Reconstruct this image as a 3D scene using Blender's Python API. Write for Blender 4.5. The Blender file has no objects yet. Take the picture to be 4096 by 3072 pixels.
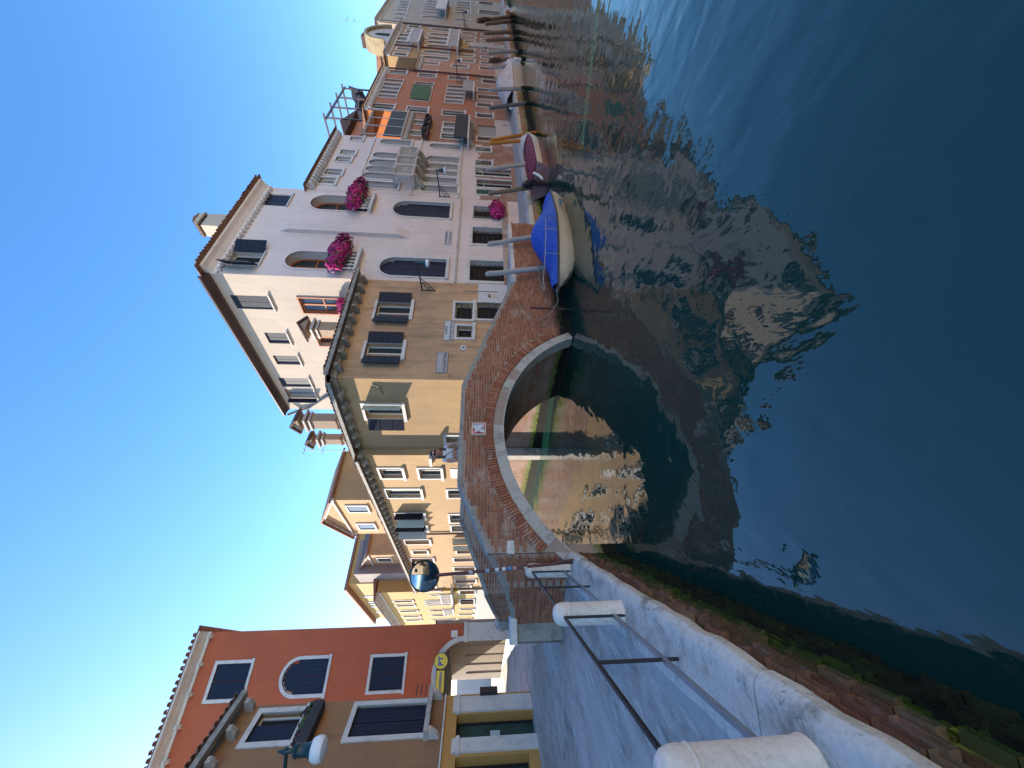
import bpy, bmesh, math, random
from mathutils import Vector, Matrix
random.seed(7)
sc = bpy.context.scene
R = math.radians
# ------------------------------------------------------------------ camera
EYE = Vector((0, 0, 2.65)); FPX = 1540.0; PITCH = R(5.0); ROLL = R(1.0)
_f = Vector((0, math.cos(PITCH), -math.sin(PITCH))); _u0 = Vector((0, math.sin(PITCH), math.cos(PITCH))); _r0 = Vector((1, 0, 0))
_r = _r0*math.cos(ROLL) + _u0*math.sin(ROLL); _u = -_r0*math.sin(ROLL) + _u0*math.cos(ROLL)
cam = bpy.data.cameras.new('camera'); cam_o = bpy.data.objects.new('camera', cam); sc.collection.objects.link(cam_o)
cam.sensor_fit = 'HORIZONTAL'; cam.sensor_width = 36; cam.lens = 36*FPX/4096; cam.clip_end = 3000; cam.clip_start = .05
# the phone was held upright and the picture is stored on its side: picture-right is down, picture-up is right
mx = Matrix((( -_u.x, _r.x, -_f.x, EYE.x), (-_u.y, _r.y, -_f.y, EYE.y), (-_u.z, _r.z, -_f.z, EYE.z), (0, 0, 0, 1)))
cam_o.matrix_world = mx
sc.camera = cam_o
# ------------------------------------------------------------------ world, sun, exposure
SUN_AZ = -63.5; SUN_EL = 25.0      # degrees: azimuth from the view axis (+Y) towards +X
w = bpy.data.worlds.new('World'); sc.world = w; w.use_nodes = True
nt = w.node_tree; bg = nt.nodes['Background']
sky = nt.nodes.new('ShaderNodeTexSky'); sky.sky_type = 'NISHITA'; sky.sun_disc = False
sky.sun_elevation = R(SUN_EL); sky.sun_rotation = R(SUN_AZ)
sky.air_density = .95; sky.dust_density = .25; sky.ozone_density = 2.2
hs = nt.nodes.new('ShaderNodeHueSaturation'); hs.inputs['Saturation'].default_value = 1.25; hs.inputs['Hue'].default_value = .502
nt.links.new(sky.outputs[0], hs.inputs['Color']); nt.links.new(hs.outputs[0], bg.inputs[0]); bg.inputs[1].default_value = .15
sun = bpy.data.lights.new('sun', 'SUN'); sun.energy = 4.5; sun.angle = R(.5); sun.color = (1, .88, .7)
sun_o = bpy.data.objects.new('sun', sun); sc.collection.objects.link(sun_o)
_s = Vector((math.sin(R(SUN_AZ))*math.cos(R(SUN_EL)), math.cos(R(SUN_AZ))*math.cos(R(SUN_EL)), math.sin(R(SUN_EL))))
sun_o.rotation_euler = _s.to_track_quat('Z', 'Y').to_euler(); sun_o.location = (-20, 10, 40)
sc.view_settings.view_transform = 'Standard'; sc.view_settings.look = 'None'; sc.view_settings.exposure = 1.45; sc.view_settings.gamma = 1
sc.render.resolution_x = 1024; sc.render.resolution_y = 768

# ------------------------------------------------------------------ pixels to places
def ray(X, Y):
    u = 3072 - Y - 1536; v = X - 2048
    return _r*(u/FPX) - _u*(v/FPX) + _f
def ground(X, Y, z):
    d = ray(X, Y); t = (z - EYE.z)/d.z
    return EYE + d*t
def P(Z, a, b): return (Z[0] + a*Z[2], Z[1] + b*Z[2])
Z1 = (700, 600, 1600/2212); Z2 = (1100, 1000, 1200/2212); Z3 = (1300, 0, 1000/2074); Z4 = (1200, 1600, 1100/1921)
Z5 = (500, 2400, 1700/2212); Z6 = (1800, 2100, 1800/2212); Z7 = (1750, 1200, 750/1082); Z8 = (1850, 0, 550/760)
Z9 = (2000, 350, 400/830); ZA = (1400, 500, 750/2212); ZB = (1350, 250, 750/2212); ZC = (1350, 2100, 650/2157)
ZD = (850, 2500, 1400/2212); ZE = (1100, 1550, 400/1659); ZF = (1300, 0, 600/2212); ZG = (1700, 0, 500/2212); ZH = (1950, 0, 300/995)
class Fac:
    """an upright plane: origin, direction left to right as seen; local x along it, y into the building, z up"""
    def __init__(s, o, az):
        s.o = Vector((o[0], o[1], 0)); a = R(az); s.d = Vector((math.sin(a), math.cos(a), 0)); s.i = Vector((-s.d.y, s.d.x, 0)); s.rz = math.atan2(s.d.y, s.d.x)
    def hit(s, Z, a, b, off=0.0):
        d = ray(*P(Z, a, b)); o = s.o + s.i*off
        t = (o - EYE).dot(s.i)/d.dot(s.i); p = EYE + d*t
        return ((p - s.o).dot(s.d), p.z)
    def win(s, Z, a0, a1, b0, b1, off=0.0):
        bm = (b0 + b1)/2; am = (a0 + a1)/2
        return (s.hit(Z, am, b1, off)[0], s.hit(Z, am, b0, off)[0], s.hit(Z, a1, bm, off)[1], s.hit(Z, a0, bm, off)[1])
    def at_u(s, X, Y):
        return s.hit((X, Y, 1), 0, 0)[0]
    def pt(s, x, y, z): return s.o + s.d*x + s.i*y + Vector((0, 0, z))
    def loc(s, p):
        q = Vector(p) - s.o; return (q.dot(s.d), q.dot(s.i))

# ------------------------------------------------------------------ mesh helpers
col = sc.collection
class MB:
    def __init__(s): s.v = []; s.f = []; s.c = []
    def quad(s, *p, c=0):
        n = len(s.v); s.v += [tuple(q) for q in p]; s.f.append(tuple(range(n, n + len(p)))); s.c.append(c)
    def box(s, x0, x1, y0, y1, z0, z1, c=0):
        n = len(s.v)
        s.v += [(x0, y0, z0), (x1, y0, z0), (x1, y1, z0), (x0, y1, z0), (x0, y0, z1), (x1, y0, z1), (x1, y1, z1), (x0, y1, z1)]
        for f in ((0, 3, 2, 1), (4, 5, 6, 7), (0, 1, 5, 4), (1, 2, 6, 5), (2, 3, 7, 6), (3, 0, 4, 7)): s.f.append(tuple(n + k for k in f)); s.c.append(c)
    def obox(s, p, ax, ay, az, c=0):
        """box with a corner-centre p and half vectors"""
        p = Vector(p); ax = Vector(ax); ay = Vector(ay); az = Vector(az); n = len(s.v)
        for k in ((-1, -1, -1), (1, -1, -1), (1, 1, -1), (-1, 1, -1), (-1, -1, 1), (1, -1, 1), (1, 1, 1), (-1, 1, 1)):
            s.v.append(tuple(p + ax*k[0] + ay*k[1] + az*k[2]))
        for f in ((0, 3, 2, 1), (4, 5, 6, 7), (0, 1, 5, 4), (1, 2, 6, 5), (2, 3, 7, 6), (3, 0, 4, 7)): s.f.append(tuple(n + k for k in f)); s.c.append(c)
    def prism(s, pts, z0, z1, c=0):
        """ngon outline in xy, z0/z1 numbers or lists"""
        n = len(s.v); m = len(pts)
        zz0 = z0 if isinstance(z0, (list, tuple)) else [z0]*m; zz1 = z1 if isinstance(z1, (list, tuple)) else [z1]*m
        s.v += [(p[0], p[1], zz0[i]) for i, p in enumerate(pts)] + [(p[0], p[1], zz1[i]) for i, p in enumerate(pts)]
        s.f.append(tuple(n + m - 1 - i for i in range(m))); s.c.append(c); s.f.append(tuple(n + m + i for i in range(m))); s.c.append(c)
        for i in range(m):
            j = (i + 1) % m; s.f.append((n + i, n + j, n + m + j, n + m + i)); s.c.append(c)
    def slab(s, pts, y0, y1, c=0):
        """ngon outline in xz, extruded in y"""
        n = len(s.v); m = len(pts)
        s.v += [(p[0], y0, p[1]) for p in pts] + [(p[0], y1, p[1]) for p in pts]
        s.f.append(tuple(n + i for i in range(m))); s.c.append(c); s.f.append(tuple(n + m + m - 1 - i for i in range(m))); s.c.append(c)
        for i in range(m):
            j = (i + 1) % m; s.f.append((n + j, n + i, n + m + i, n + m + j)); s.c.append(c)
    def slabx(s, pts, x0, x1, c=0):
        n = len(s.v); m = len(pts)
        s.v += [(x0, p[0], p[1]) for p in pts] + [(x1, p[0], p[1]) for p in pts]
        s.f.append(tuple(n + m - 1 - i for i in range(m))); s.c.append(c); s.f.append(tuple(n + m + i for i in range(m))); s.c.append(c)
        for i in range(m):
            j = (i + 1) % m; s.f.append((n + i, n + j, n + m + j, n + m + i)); s.c.append(c)
    def cyl(s, p0, p1, r0, r1=None, n=10, c=0, caps=True):
        r1 = r0 if r1 is None else r1
        p0 = Vector(p0); p1 = Vector(p1); d = (p1 - p0).normalized()
        a = d.orthogonal().normalized(); b = d.cross(a); k = len(s.v)
        for p, r in ((p0, r0), (p1, r1)):
            for i in range(n):
                t = 2*math.pi*i/n; s.v.append(tuple(p + a*(r*math.cos(t)) + b*(r*math.sin(t))))
        for i in range(n):
            j = (i + 1) % n; s.f.append((k + i, k + j, k + n + j, k + n + i)); s.c.append(c)
        if caps:
            s.f.append(tuple(k + n - 1 - i for i in range(n))); s.c.append(c); s.f.append(tuple(k + n + i for i in range(n))); s.c.append(c)
    def tube(s, pts, r, n=6, c=0):
        pts = [Vector(p) for p in pts]; k = len(s.v); m = len(pts)
        a = None
        for i, p in enumerate(pts):
            d = (pts[min(i + 1, m - 1)] - pts[max(i - 1, 0)]).normalized()
            if a is None: a = d.orthogonal().normalized()
            a = (a - d*a.dot(d)).normalized(); b = d.cross(a)
            rr = r[i] if isinstance(r, (list, tuple)) else r
            for j in range(n):
                t = 2*math.pi*j/n; s.v.append(tuple(p + a*(rr*math.cos(t)) + b*(rr*math.sin(t))))
        for i in range(m - 1):
            for j in range(n):
                q = (j + 1) % n; s.f.append((k + i*n + j, k + i*n + q, k + (i + 1)*n + q, k + (i + 1)*n + j)); s.c.append(c)
        s.f.append(tuple(k + n - 1 - i for i in range(n))); s.c.append(c); s.f.append(tuple(k + (m - 1)*n + i for i in range(n))); s.c.append(c)
    def lathe(s, prof, n=20, o=(0, 0, 0), c=0, axis=None):
        k = len(s.v); o = Vector(o); m = len(prof)
        for r, z in prof:
            for i in range(n):
                t = 2*math.pi*i/n; s.v.append((o.x + r*math.cos(t), o.y + r*math.sin(t), o.z + z))
        for q in range(m - 1):
            for i in range(n):
                j = (i + 1) % n; s.f.append((k + q*n + i, k + q*n + j, k + (q + 1)*n + j, k + (q + 1)*n + i)); s.c.append(c)
        s.f.append(tuple(k + n - 1 - i for i in range(n))); s.c.append(c); s.f.append(tuple(k + (m - 1)*n + i for i in range(n))); s.c.append(c)
    def loft(s, rings, close=True, caps=True, c=0):
        k = len(s.v); n = len(rings[0]); m = len(rings)
        for r in rings: s.v += [tuple(p) for p in r]
        for i in range(m - 1):
            for j in range(n if close else n - 1):
                q = (j + 1) % n; s.f.append((k + i*n + j, k + i*n + q, k + (i + 1)*n + q, k + (i + 1)*n + j)); s.c.append(c)
        if caps:
            s.f.append(tuple(k + n - 1 - i for i in range(n))); s.c.append(c); s.f.append(tuple(k + (m - 1)*n + i for i in range(n))); s.c.append(c)
    def mesh(s, name, mats, smooth=False, fix=True):
        me = bpy.data.meshes.new(name); me.from_pydata(s.v, [], s.f)
        mats = mats if isinstance(mats, (list, tuple)) else [mats]
        for m in mats: me.materials.append(m)
        if len(mats) > 1: me.polygons.foreach_set('material_index', s.c)
        if fix:
            bm = bmesh.new(); bm.from_mesh(me); bmesh.ops.recalc_face_normals(bm, faces=bm.faces); bm.to_mesh(me); bm.free()
        if smooth:
            me.polygons.foreach_set('use_smooth', [True]*len(me.polygons))
            try: me.set_sharp_from_angle(angle=R(38))
            except Exception: pass
        me.update(); return me
def link(name, me, parent=None, loc=None, rz=None):
    o = bpy.data.objects.new(name, me); col.objects.link(o)
    if parent: o.parent = parent
    if loc is not None: o.location = loc
    if rz is not None: o.rotation_euler = (0, 0, rz)
    return o
def part(parent, name, mb, mats, smooth=False, fix=True, label=None):
    o = link(name, mb.mesh(name, mats, smooth, fix), parent)
    if label: o['label'] = label
    return o
def empty(name, loc, rz, label, cat, group=None):
    o = link(name, None, None, loc, rz); o.empty_display_size = .2; tag(o, label, cat, group); return o
def tag(o, label=None, cat=None, group=None, kind=None):
    if label: o['label'] = label
    if cat: o['category'] = cat
    if group: o['group'] = group
    if kind: o['kind'] = kind
    return o
def copy_tree(o, parent=None):
    c = o.copy(); col.objects.link(c); c.parent = parent
    for ch in list(o.children): copy_tree(ch, c)
    return c
def text_mesh(body, size, mat, bold=0.0, extrude=.004, align='CENTER', spacing=1.0):
    cu = bpy.data.curves.new('lettering', 'FONT'); cu.body = body; cu.size = size; cu.extrude = extrude; cu.offset = bold
    cu.align_x = align; cu.align_y = 'CENTER'; cu.resolution_u = 3; cu.space_character = spacing
    t = bpy.data.objects.new('lettering', cu); col.objects.link(t)
    dg = bpy.context.evaluated_depsgraph_get(); me = bpy.data.meshes.new_from_object(t.evaluated_get(dg))
    bpy.data.objects.remove(t); me.materials.clear(); me.materials.append(mat); return me
def letters(parent, body, size, mat, x, y, z, wide=None, bold=0.0, spacing=1.0):
    me = text_mesh(body, size, mat, bold, spacing=spacing); o = link('lettering', me, parent)
    o.rotation_euler = (R(90), 0, 0); o.location = (x, y, z)
    if wide:
        xs = [v.co.x for v in me.vertices]; k = wide/(max(xs) - min(xs)); o.scale = (k, 1, 1)
    return o

# ------------------------------------------------------------------ materials
def newmat(name):
    m = bpy.data.materials.new(name); m.use_nodes = True
    return m, m.node_tree.nodes, m.node_tree.links, m.node_tree.nodes['Principled BSDF']
def N(ns, t, **kw):
    n = ns.new(t)
    for k, v in kw.items():
        if k in n.inputs: n.inputs[k].default_value = v
        else: setattr(n, k, v)
    return n
def mixc(ns, ls, fac, a, b, mode='MIX'):
    n = ns.new('ShaderNodeMix'); n.data_type = 'RGBA'; n.blend_type = mode
    for i, v in ((0, fac), (6, a), (7, b)):
        if hasattr(v, 'default_value') or hasattr(v, 'is_linked'): ls.new(v, n.inputs[i])
        else: n.inputs[i].default_value = v if not isinstance(v, tuple) or len(v) == 4 else (*v, 1)
    return n.outputs[2]
def ramp(ns, ls, src, stops):
    r = ns.new('ShaderNodeValToRGB'); cr = r.color_ramp
    while len(cr.elements) > len(stops): cr.elements.remove(cr.elements[-1])
    while len(cr.elements) < len(stops): cr.elements.new(.5)
    for e, (p, c) in zip(cr.elements, stops):
        e.position = p; e.color = (c, c, c, 1) if not isinstance(c, tuple) else (*c, 1)
    ls.new(src, r.inputs[0]); return r.outputs[0]
def noise(ns, ls, vec, scale, detail=3, rough=.55, dist=0):
    n = N(ns, 'ShaderNodeTexNoise'); n.inputs['Scale'].default_value = scale; n.inputs['Detail'].default_value = detail; n.inputs['Roughness'].default_value = rough; n.inputs['Distortion'].default_value = dist
    if vec is not None: ls.new(vec, n.inputs['Vector'])
    return n.outputs[0]
def mapped(ns, ls, vec, sc_, loc=(0, 0, 0)):
    m = ns.new('ShaderNodeMapping'); ls.new(vec, m.inputs[0]); m.inputs['Scale'].default_value = sc_; m.inputs['Location'].default_value = loc; return m.outputs[0]
def bump(ns, ls, h, bsdf, strength=.3, dist=.02):
    b = ns.new('ShaderNodeBump'); b.inputs['Strength'].default_value = strength; b.inputs['Distance'].default_value = dist; ls.new(h, b.inputs['Height']); ls.new(b.outputs[0], bsdf.inputs['Normal'])
def coords(ns, ls):
    t = ns.new('ShaderNodeTexCoord'); s = ns.new('ShaderNodeSeparateXYZ'); ls.new(t.outputs['Object'], s.inputs[0]); return t.outputs['Object'], s
def math_(ns, ls, op, a, b=0.0, c=None):
    n = ns.new('ShaderNodeMath'); n.operation = op
    for i, v in ((0, a), (1, b), (2, c)):
        if v is None: continue
        if isinstance(v, (int, float)): n.inputs[i].default_value = v
        else: ls.new(v, n.inputs[i])
    return n.outputs[0]
def flat(name, c, rough=.6, var=.12, scale=6, metal=0, bumpy=.0, spec=.5):
    m, ns, ls, b = newmat(name); v, s = coords(ns, ls); n = noise(ns, ls, v, scale, 4)
    k = ramp(ns, ls, n, [(.3, 1 - var), (.7, 1 + var*.4)])
    ls.new(mixc(ns, ls, 1.0, (*c, 1), k, 'MULTIPLY'), b.inputs['Base Color'])
    b.inputs['Roughness'].default_value = rough; b.inputs['Metallic'].default_value = metal; b.inputs['Specular IOR Level'].default_value = spec
    if bumpy: bump(ns, ls, noise(ns, ls, v, scale*4, 4), b, bumpy, .01)
    return m
def wood(name, c, c2, rough=.65):
    m, ns, ls, b = newmat(name); v, s = coords(ns, ls)
    n = noise(ns, ls, mapped(ns, ls, v, (14, 14, 1.2)), 3, 4)
    ls.new(mixc(ns, ls, n, (*c, 1), (*c2, 1)), b.inputs['Base Color']); b.inputs['Roughness'].default_value = rough
    bump(ns, ls, n, b, .25, .01); return m
def plaster(name, c, c2, brick_z=None, brick_soft=.8, patch=.0, streak=.25, grime=(.2, .17, .13), wet_z=None, base_z=None, base_c=None, blotch=.5):
    """rendered wall: large blotches, fine grain, rain streaks; bare brick below brick_z and in worn patches"""
    m, ns, ls, b = newmat(name); v, s = coords(ns, ls)
    big = noise(ns, ls, v, .55, 5, .6, .6); fine = noise(ns, ls, v, 22, 4, .65)
    base = mixc(ns, ls, ramp(ns, ls, big, [(.5 - blotch*.35, 0.0), (.5 + blotch*.35, 1.0)]), (*c, 1), (*c2, 1))
    base = mixc(ns, ls, 1.0, base, ramp(ns, ls, fine, [(.3, .86), (.7, 1.07)]), 'MULTIPLY')
    st = noise(ns, ls, mapped(ns, ls, v, (2.6, 2.6, .22)), 1.6, 5, .6)
    base = mixc(ns, ls, math_(ns, ls, 'MULTIPLY', ramp(ns, ls, st, [(.5, 0.0), (.78, 1.0)]), streak), base, (*grime, 1))
    med = noise(ns, ls, v, 2.4, 6, .7, .3)
    base = mixc(ns, ls, math_(ns, ls, 'MULTIPLY', ramp(ns, ls, med, [(.56, 0.0), (.7, 1.0)]), streak*.7), base, (*grime, 1))
    h = fine
    if base_z is not None:
        f = math_(ns, ls, 'LESS_THAN', s.outputs[2], math_(ns, ls, 'MULTIPLY_ADD', noise(ns, ls, v, 1.3, 3), .25, base_z - .12))
        base = mixc(ns, ls, f, base, (*base_c, 1))
    if brick_z is not None or patch:
        br = ns.new('ShaderNodeTexBrick'); cv = ns.new('ShaderNodeCombineXYZ'); ls.new(s.outputs[0], cv.inputs[0]); ls.new(s.outputs[2], cv.inputs[1])
        ls.new(cv.outputs[0], br.inputs[0]); br.inputs['Scale'].default_value = 1; br.inputs['Brick Width'].default_value = .26; br.inputs['Row Height'].default_value = .068; br.inputs['Mortar Size'].default_value = .008
        br.inputs['Color1'].default_value = (.33, .12, .065, 1); br.inputs['Color2'].default_value = (.22, .085, .05, 1); br.inputs['Mortar'].default_value = (.36, .29, .23, 1)
        bc = mixc(ns, ls, ramp(ns, ls, noise(ns, ls, v, 1.1, 5, .7), [(.42, 0.0), (.66, .8)]), br.outputs[0], (.4, .33, .28, 1))
        mask = None
        if brick_z is not None:
            e = math_(ns, ls, 'SUBTRACT', math_(ns, ls, 'MULTIPLY_ADD', noise(ns, ls, v, .9, 5, .65), brick_soft*2, brick_z - brick_soft), s.outputs[2])
            mask = math_(ns, ls, 'GREATER_THAN', e, 0)
        if patch:
            p = math_(ns, ls, 'GREATER_THAN', noise(ns, ls, mapped(ns, ls, v, (1, 1, 1), (7, 3, 1)), .8, 5, .6), 1 - patch)
            mask = p if mask is None else math_(ns, ls, 'MAXIMUM', mask, p)
        base = mixc(ns, ls, mask, base, bc)
    if wet_z is not None:
        e = math_(ns, ls, 'MULTIPLY_ADD', noise(ns, ls, v, 2.0, 4), .5, wet_z - .25)
        f = math_(ns, ls, 'DIVIDE', math_(ns, ls, 'SUBTRACT', e, s.outputs[2]), .25); f.node.use_clamp = True
        hi = math_(ns, ls, 'GREATER_THAN', math_(ns, ls, 'MULTIPLY_ADD', noise(ns, ls, v, 6, 4), .3, s.outputs[2]), wet_z*.62 + .1)
        gr = mixc(ns, ls, hi, (.014, .013, .009, 1), (.13, .19, .02, 1))
        gr = mixc(ns, ls, 1.0, gr, ramp(ns, ls, noise(ns, ls, v, 14, 4, .7), [(.35, .35), (.65, 1.3)]), 'MULTIPLY')
        base = mixc(ns, ls, f, base, gr)
    ls.new(base, b.inputs['Base Color']); b.inputs['Roughness'].default_value = .88; b.inputs['Specular IOR Level'].default_value = .25
    bump(ns, ls, math_(ns, ls, 'ADD', fine, med), b, .25, .015)
    return m
def stone(name, c=(.62, .59, .56), dark=(.2, .19, .18), amt=.4, rough=.7):
    m, ns, ls, b = newmat(name); v, s = coords(ns, ls)
    n1 = noise(ns, ls, v, 2.2, 6, .7, .4); n2 = noise(ns, ls, v, 26, 4, .6)
    base = mixc(ns, ls, math_(ns, ls, 'MULTIPLY', ramp(ns, ls, n1, [(.5, 0.0), (.66, 1.0)]), amt*.85), (*c, 1), (*dark, 1))
    base = mixc(ns, ls, 1.0, base, ramp(ns, ls, n2, [(.3, .88), (.7, 1.05)]), 'MULTIPLY')
    sp_ = math_(ns, ls, 'MULTIPLY', ramp(ns, ls, noise(ns, ls, v, 34, 5, .75), [(.57, 0.0), (.63, 1.0)]), ramp(ns, ls, noise(ns, ls, v, 3.1, 3, .6), [(.46, 0.0), (.62, amt)]))
    base = mixc(ns, ls, sp_, base, (dark[0]*.6, dark[1]*.6, dark[2]*.6, 1))
    ls.new(base, b.inputs['Base Color']); b.inputs['Roughness'].default_value = rough; b.inputs['Specular IOR Level'].default_value = .3
    bump(ns, ls, math_(ns, ls, 'ADD', n1, n2), b, .45, .014); return m
def brickmat(name, c1, c2, c3, wet=None, wash=.25, sootn=.35, moss=0.0):
    """single bricks: hue by object or by face tone, soot, white salt bloom, tide mark"""
    m, ns, ls, b = newmat(name); t = ns.new('ShaderNodeTexCoord'); oi = ns.new('ShaderNodeObjectInfo'); at = ns.new('ShaderNodeAttribute'); at.attribute_name = 'tone'
    g = ns.new('ShaderNodeNewGeometry'); pos = g.outputs['Position']; s = ns.new('ShaderNodeSeparateXYZ'); ls.new(pos, s.inputs[0])
    rnd = math_(ns, ls, 'FRACT', math_(ns, ls, 'ADD', oi.outputs['Random'], at.outputs['Fac']))
    base = ramp(ns, ls, rnd, [(0, c1), (.45, c2), (.8, c3), (1, c1)])
    base = mixc(ns, ls, 1.0, base, ramp(ns, ls, noise(ns, ls, pos, 30, 4, .7), [(.3, .72), (.7, 1.12)]), 'MULTIPLY')
    base = mixc(ns, ls, math_(ns, ls, 'MULTIPLY', ramp(ns, ls, noise(ns, ls, pos, 1.1, 5, .65), [(.48, 0.0), (.7, 1.0)]), sootn), base, (.05, .04, .035, 1))
    base = mixc(ns, ls, math_(ns, ls, 'MULTIPLY', ramp(ns, ls, noise(ns, ls, mapped(ns, ls, pos, (1, 1, 2.2), (4, 1, 9)), 1.5, 5, .7), [(.56, 0.0), (.66, 1.0)]), wash), base, (.5, .42, .37, 1))
    if wet is not None:
        f = math_(ns, ls, 'DIVIDE', math_(ns, ls, 'SUBTRACT', math_(ns, ls, 'MULTIPLY_ADD', noise(ns, ls, pos, 1.8, 4), .3, wet - .15), s.outputs[2]), .16); f.node.use_clamp = True
        al = mixc(ns, ls, ramp(ns, ls, noise(ns, ls, pos, 4, 4), [(.45, 0.0), (.62, 1.0)]), (.013, .012, .009, 1), (.02, .022, .012, 1))
        if moss: al = mixc(ns, ls, math_(ns, ls, 'GREATER_THAN', math_(ns, ls, 'MULTIPLY_ADD', noise(ns, ls, pos, 5, 4), .3, s.outputs[2]), .5), al, mixc(ns, ls, noise(ns, ls, pos, 12, 4), (.02, .035, .008, 1), (.07, .115, .014, 1)))
        base = mixc(ns, ls, f, base, al)
    if moss:
        mf = math_(ns, ls, 'MULTIPLY', ramp(ns, ls, noise(ns, ls, mapped(ns, ls, pos, (1, 1, 1.6)), 2.6, 5, .7), [(.44, 0.0), (.6, 1.0)]), moss)
        base = mixc(ns, ls, mf, base, (.05, .085, .014, 1))
    ls.new(base, b.inputs['Base Color']); b.inputs['Roughness'].default_value = .88; b.inputs['Specular IOR Level'].default_value = .25
    bump(ns, ls, noise(ns, ls, pos, 45, 4, .7), b, .5, .01); return m
def glassmat(name, c=(.02, .028, .032), rough=.08):
    m, ns, ls, b = newmat(name); v, s = coords(ns, ls)
    ls.new(mixc(ns, ls, ramp(ns, ls, noise(ns, ls, v, .9, 3), [(.35, 0.0), (.65, 1.0)]), (*c, 1), (c[0]*2.2, c[1]*2.0, c[2]*1.9, 1)), b.inputs['Base Color'])
    b.inputs['Roughness'].default_value = rough; b.inputs['IOR'].default_value = 1.5
    bump(ns, ls, noise(ns, ls, v, 1.3, 1), b, .05, .05); return m

M = {}
M['glass'] = glassmat('window_glass'); M['glass_grey'] = glassmat('dusty_grey_glass', (.16, .17, .18), .25); M['glass_green'] = glassmat('greenish_glass', (.02, .045, .042), .1)
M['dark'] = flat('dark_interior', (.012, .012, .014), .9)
M['stone'] = stone('istrian_stone'); M['stone_old'] = stone('weathered_istrian_stone', (.47, .435, .4), (.1, .092, .085), .7); M['stone_grey'] = stone('grey_coping_stone', (.3, .285, .265), (.06, .058, .055), .85)
M['kerb'] = stone('white_kerb_stone', (.6, .57, .525), (.13, .125, .1), .85); M['bollard'] = stone('white_bollard_stone', (.7, .63, .58), (.22, .19, .17), .6)
M['white_paint'] = flat('white_painted_wood', (.68, .68, .66), .5); M['iron'] = flat('dark_iron', (.035, .03, .035), .5, metal=.3); M['rust'] = flat('rusty_brown_metal', (.11, .035, .03), .6)
M['galv'] = flat('grey_galvanised_metal', (.3, .31, .33), .4, metal=.6); M['lampgreen'] = flat('dark_green_cast_iron', (.01, .04, .05), .4); M['navy'] = wood('dark_blue_painted_planks', (.008, .012, .026), (.014, .019, .038), .6); M['navy'].node_tree.nodes['Principled BSDF'].inputs['Specular IOR Level'].default_value = .25
M['navy_flat'] = flat('blue_painted_shutter', (.01, .018, .042), .6, spec=.25); M['green_sh'] = wood('green_painted_planks', (.01, .09, .05), (.02, .14, .07), .5); M['sage'] = wood('pale_sage_planks', (.42, .47, .42), (.5, .54, .48)); M['brown_wood'] = wood('warm_brown_window_wood', (.28, .075, .025), (.38, .12, .04))
M['grey_sh'] = wood('grey_weathered_shutter', (.22, .23, .24), (.3, .31, .31)); M['tile'] = flat('terracotta_tile', (.28, .14, .09), .85, .55, 9, bumpy=.3); M['tile_dark'] = flat('old_dark_terracotta', (.1, .055, .045), .9, .5, 9, bumpy=.3)
M['copper'] = flat('brown_gutter_metal', (.06, .035, .035), .5); M['gutter'] = flat('grey_stone_gutter', (.3, .28, .25), .8, .4, 5)
M['frosted'] = flat('white_lamp_glass', (.8, .8, .82), .25, .03)
M['asph'] = None
# ground materials
def walkway():
    m, ns, ls, b = newmat('grey_paving'); v, s = coords(ns, ls)
    n1 = noise(ns, ls, mapped(ns, ls, v, (1, .35, 1)), 1.3, 6, .65, .5); n2 = noise(ns, ls, mapped(ns, ls, v, (2.5, .6, 1)), 5, 6, .75); n3 = noise(ns, ls, v, 70, 3)
    base = mixc(ns, ls, ramp(ns, ls, n1, [(.35, 0.0), (.65, 1.0)]), (.25, .235, .22, 1), (.5, .475, .45, 1))
    base = mixc(ns, ls, math_(ns, ls, 'MULTIPLY', ramp(ns, ls, n2, [(.5, 0.0), (.6, 1.0)]), .6), base, (.6, .57, .53, 1))
    n4 = noise(ns, ls, mapped(ns, ls, v, (1, .5, 1), (3, 8, 0)), 2.7, 7, .75, .8)
    base = mixc(ns, ls, math_(ns, ls, 'MULTIPLY', ramp(ns, ls, n4, [(.54, 0.0), (.64, 1.0)]), .65), base, (.15, .145, .14, 1))
    base = mixc(ns, ls, 1.0, base, ramp(ns, ls, n3, [(.3, .85), (.7, 1.1)]), 'MULTIPLY')
    ls.new(base, b.inputs['Base Color']); ls.new(ramp(ns, ls, n1, [(.3, .5), (.7, .8)]), b.inputs['Roughness']); bump(ns, ls, math_(ns, ls, 'ADD', n2, n3), b, .15, .01); return m
M['walk'] = walkway()
M['quayside'] = plaster('dark_quay_masonry', (.22, .13, .09), (.15, .1, .075), brick_z=5, brick_soft=.1, wet_z=.45, streak=.4)
def watermat():
    m, ns, ls, b = newmat('canal_water'); g = ns.new('ShaderNodeNewGeometry'); pos = g.outputs['Position']
    b.inputs['Base Color'].default_value = (.007, .04, .032, 1); b.inputs['Roughness'].default_value = .015; b.inputs['IOR'].default_value = 1.65
    n1 = noise(ns, ls, mapped(ns, ls, pos, (1, 1, 1)), .7, 1, .4, .3); n2 = noise(ns, ls, mapped(ns, ls, pos, (1.2, .8, 1)), 2.1, 1, .4, .5); n3 = noise(ns, ls, mapped(ns, ls, pos, (1.6, .7, 1)), 6.5, 2, .5)
    calm = ramp(ns, ls, noise(ns, ls, pos, .16, 2), [(.35, .45), (.65, 1.25)])
    h = math_(ns, ls, 'ADD', math_(ns, ls, 'MULTIPLY', n1, .034), math_(ns, ls, 'ADD', math_(ns, ls, 'MULTIPLY', n2, .0185), math_(ns, ls, 'MULTIPLY', n3, .0028)))
    h = math_(ns, ls, 'MULTIPLY', h, calm)
    bump(ns, ls, h, b, 1.0, 1.0)
    return m
M['water'] = watermat()

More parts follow.
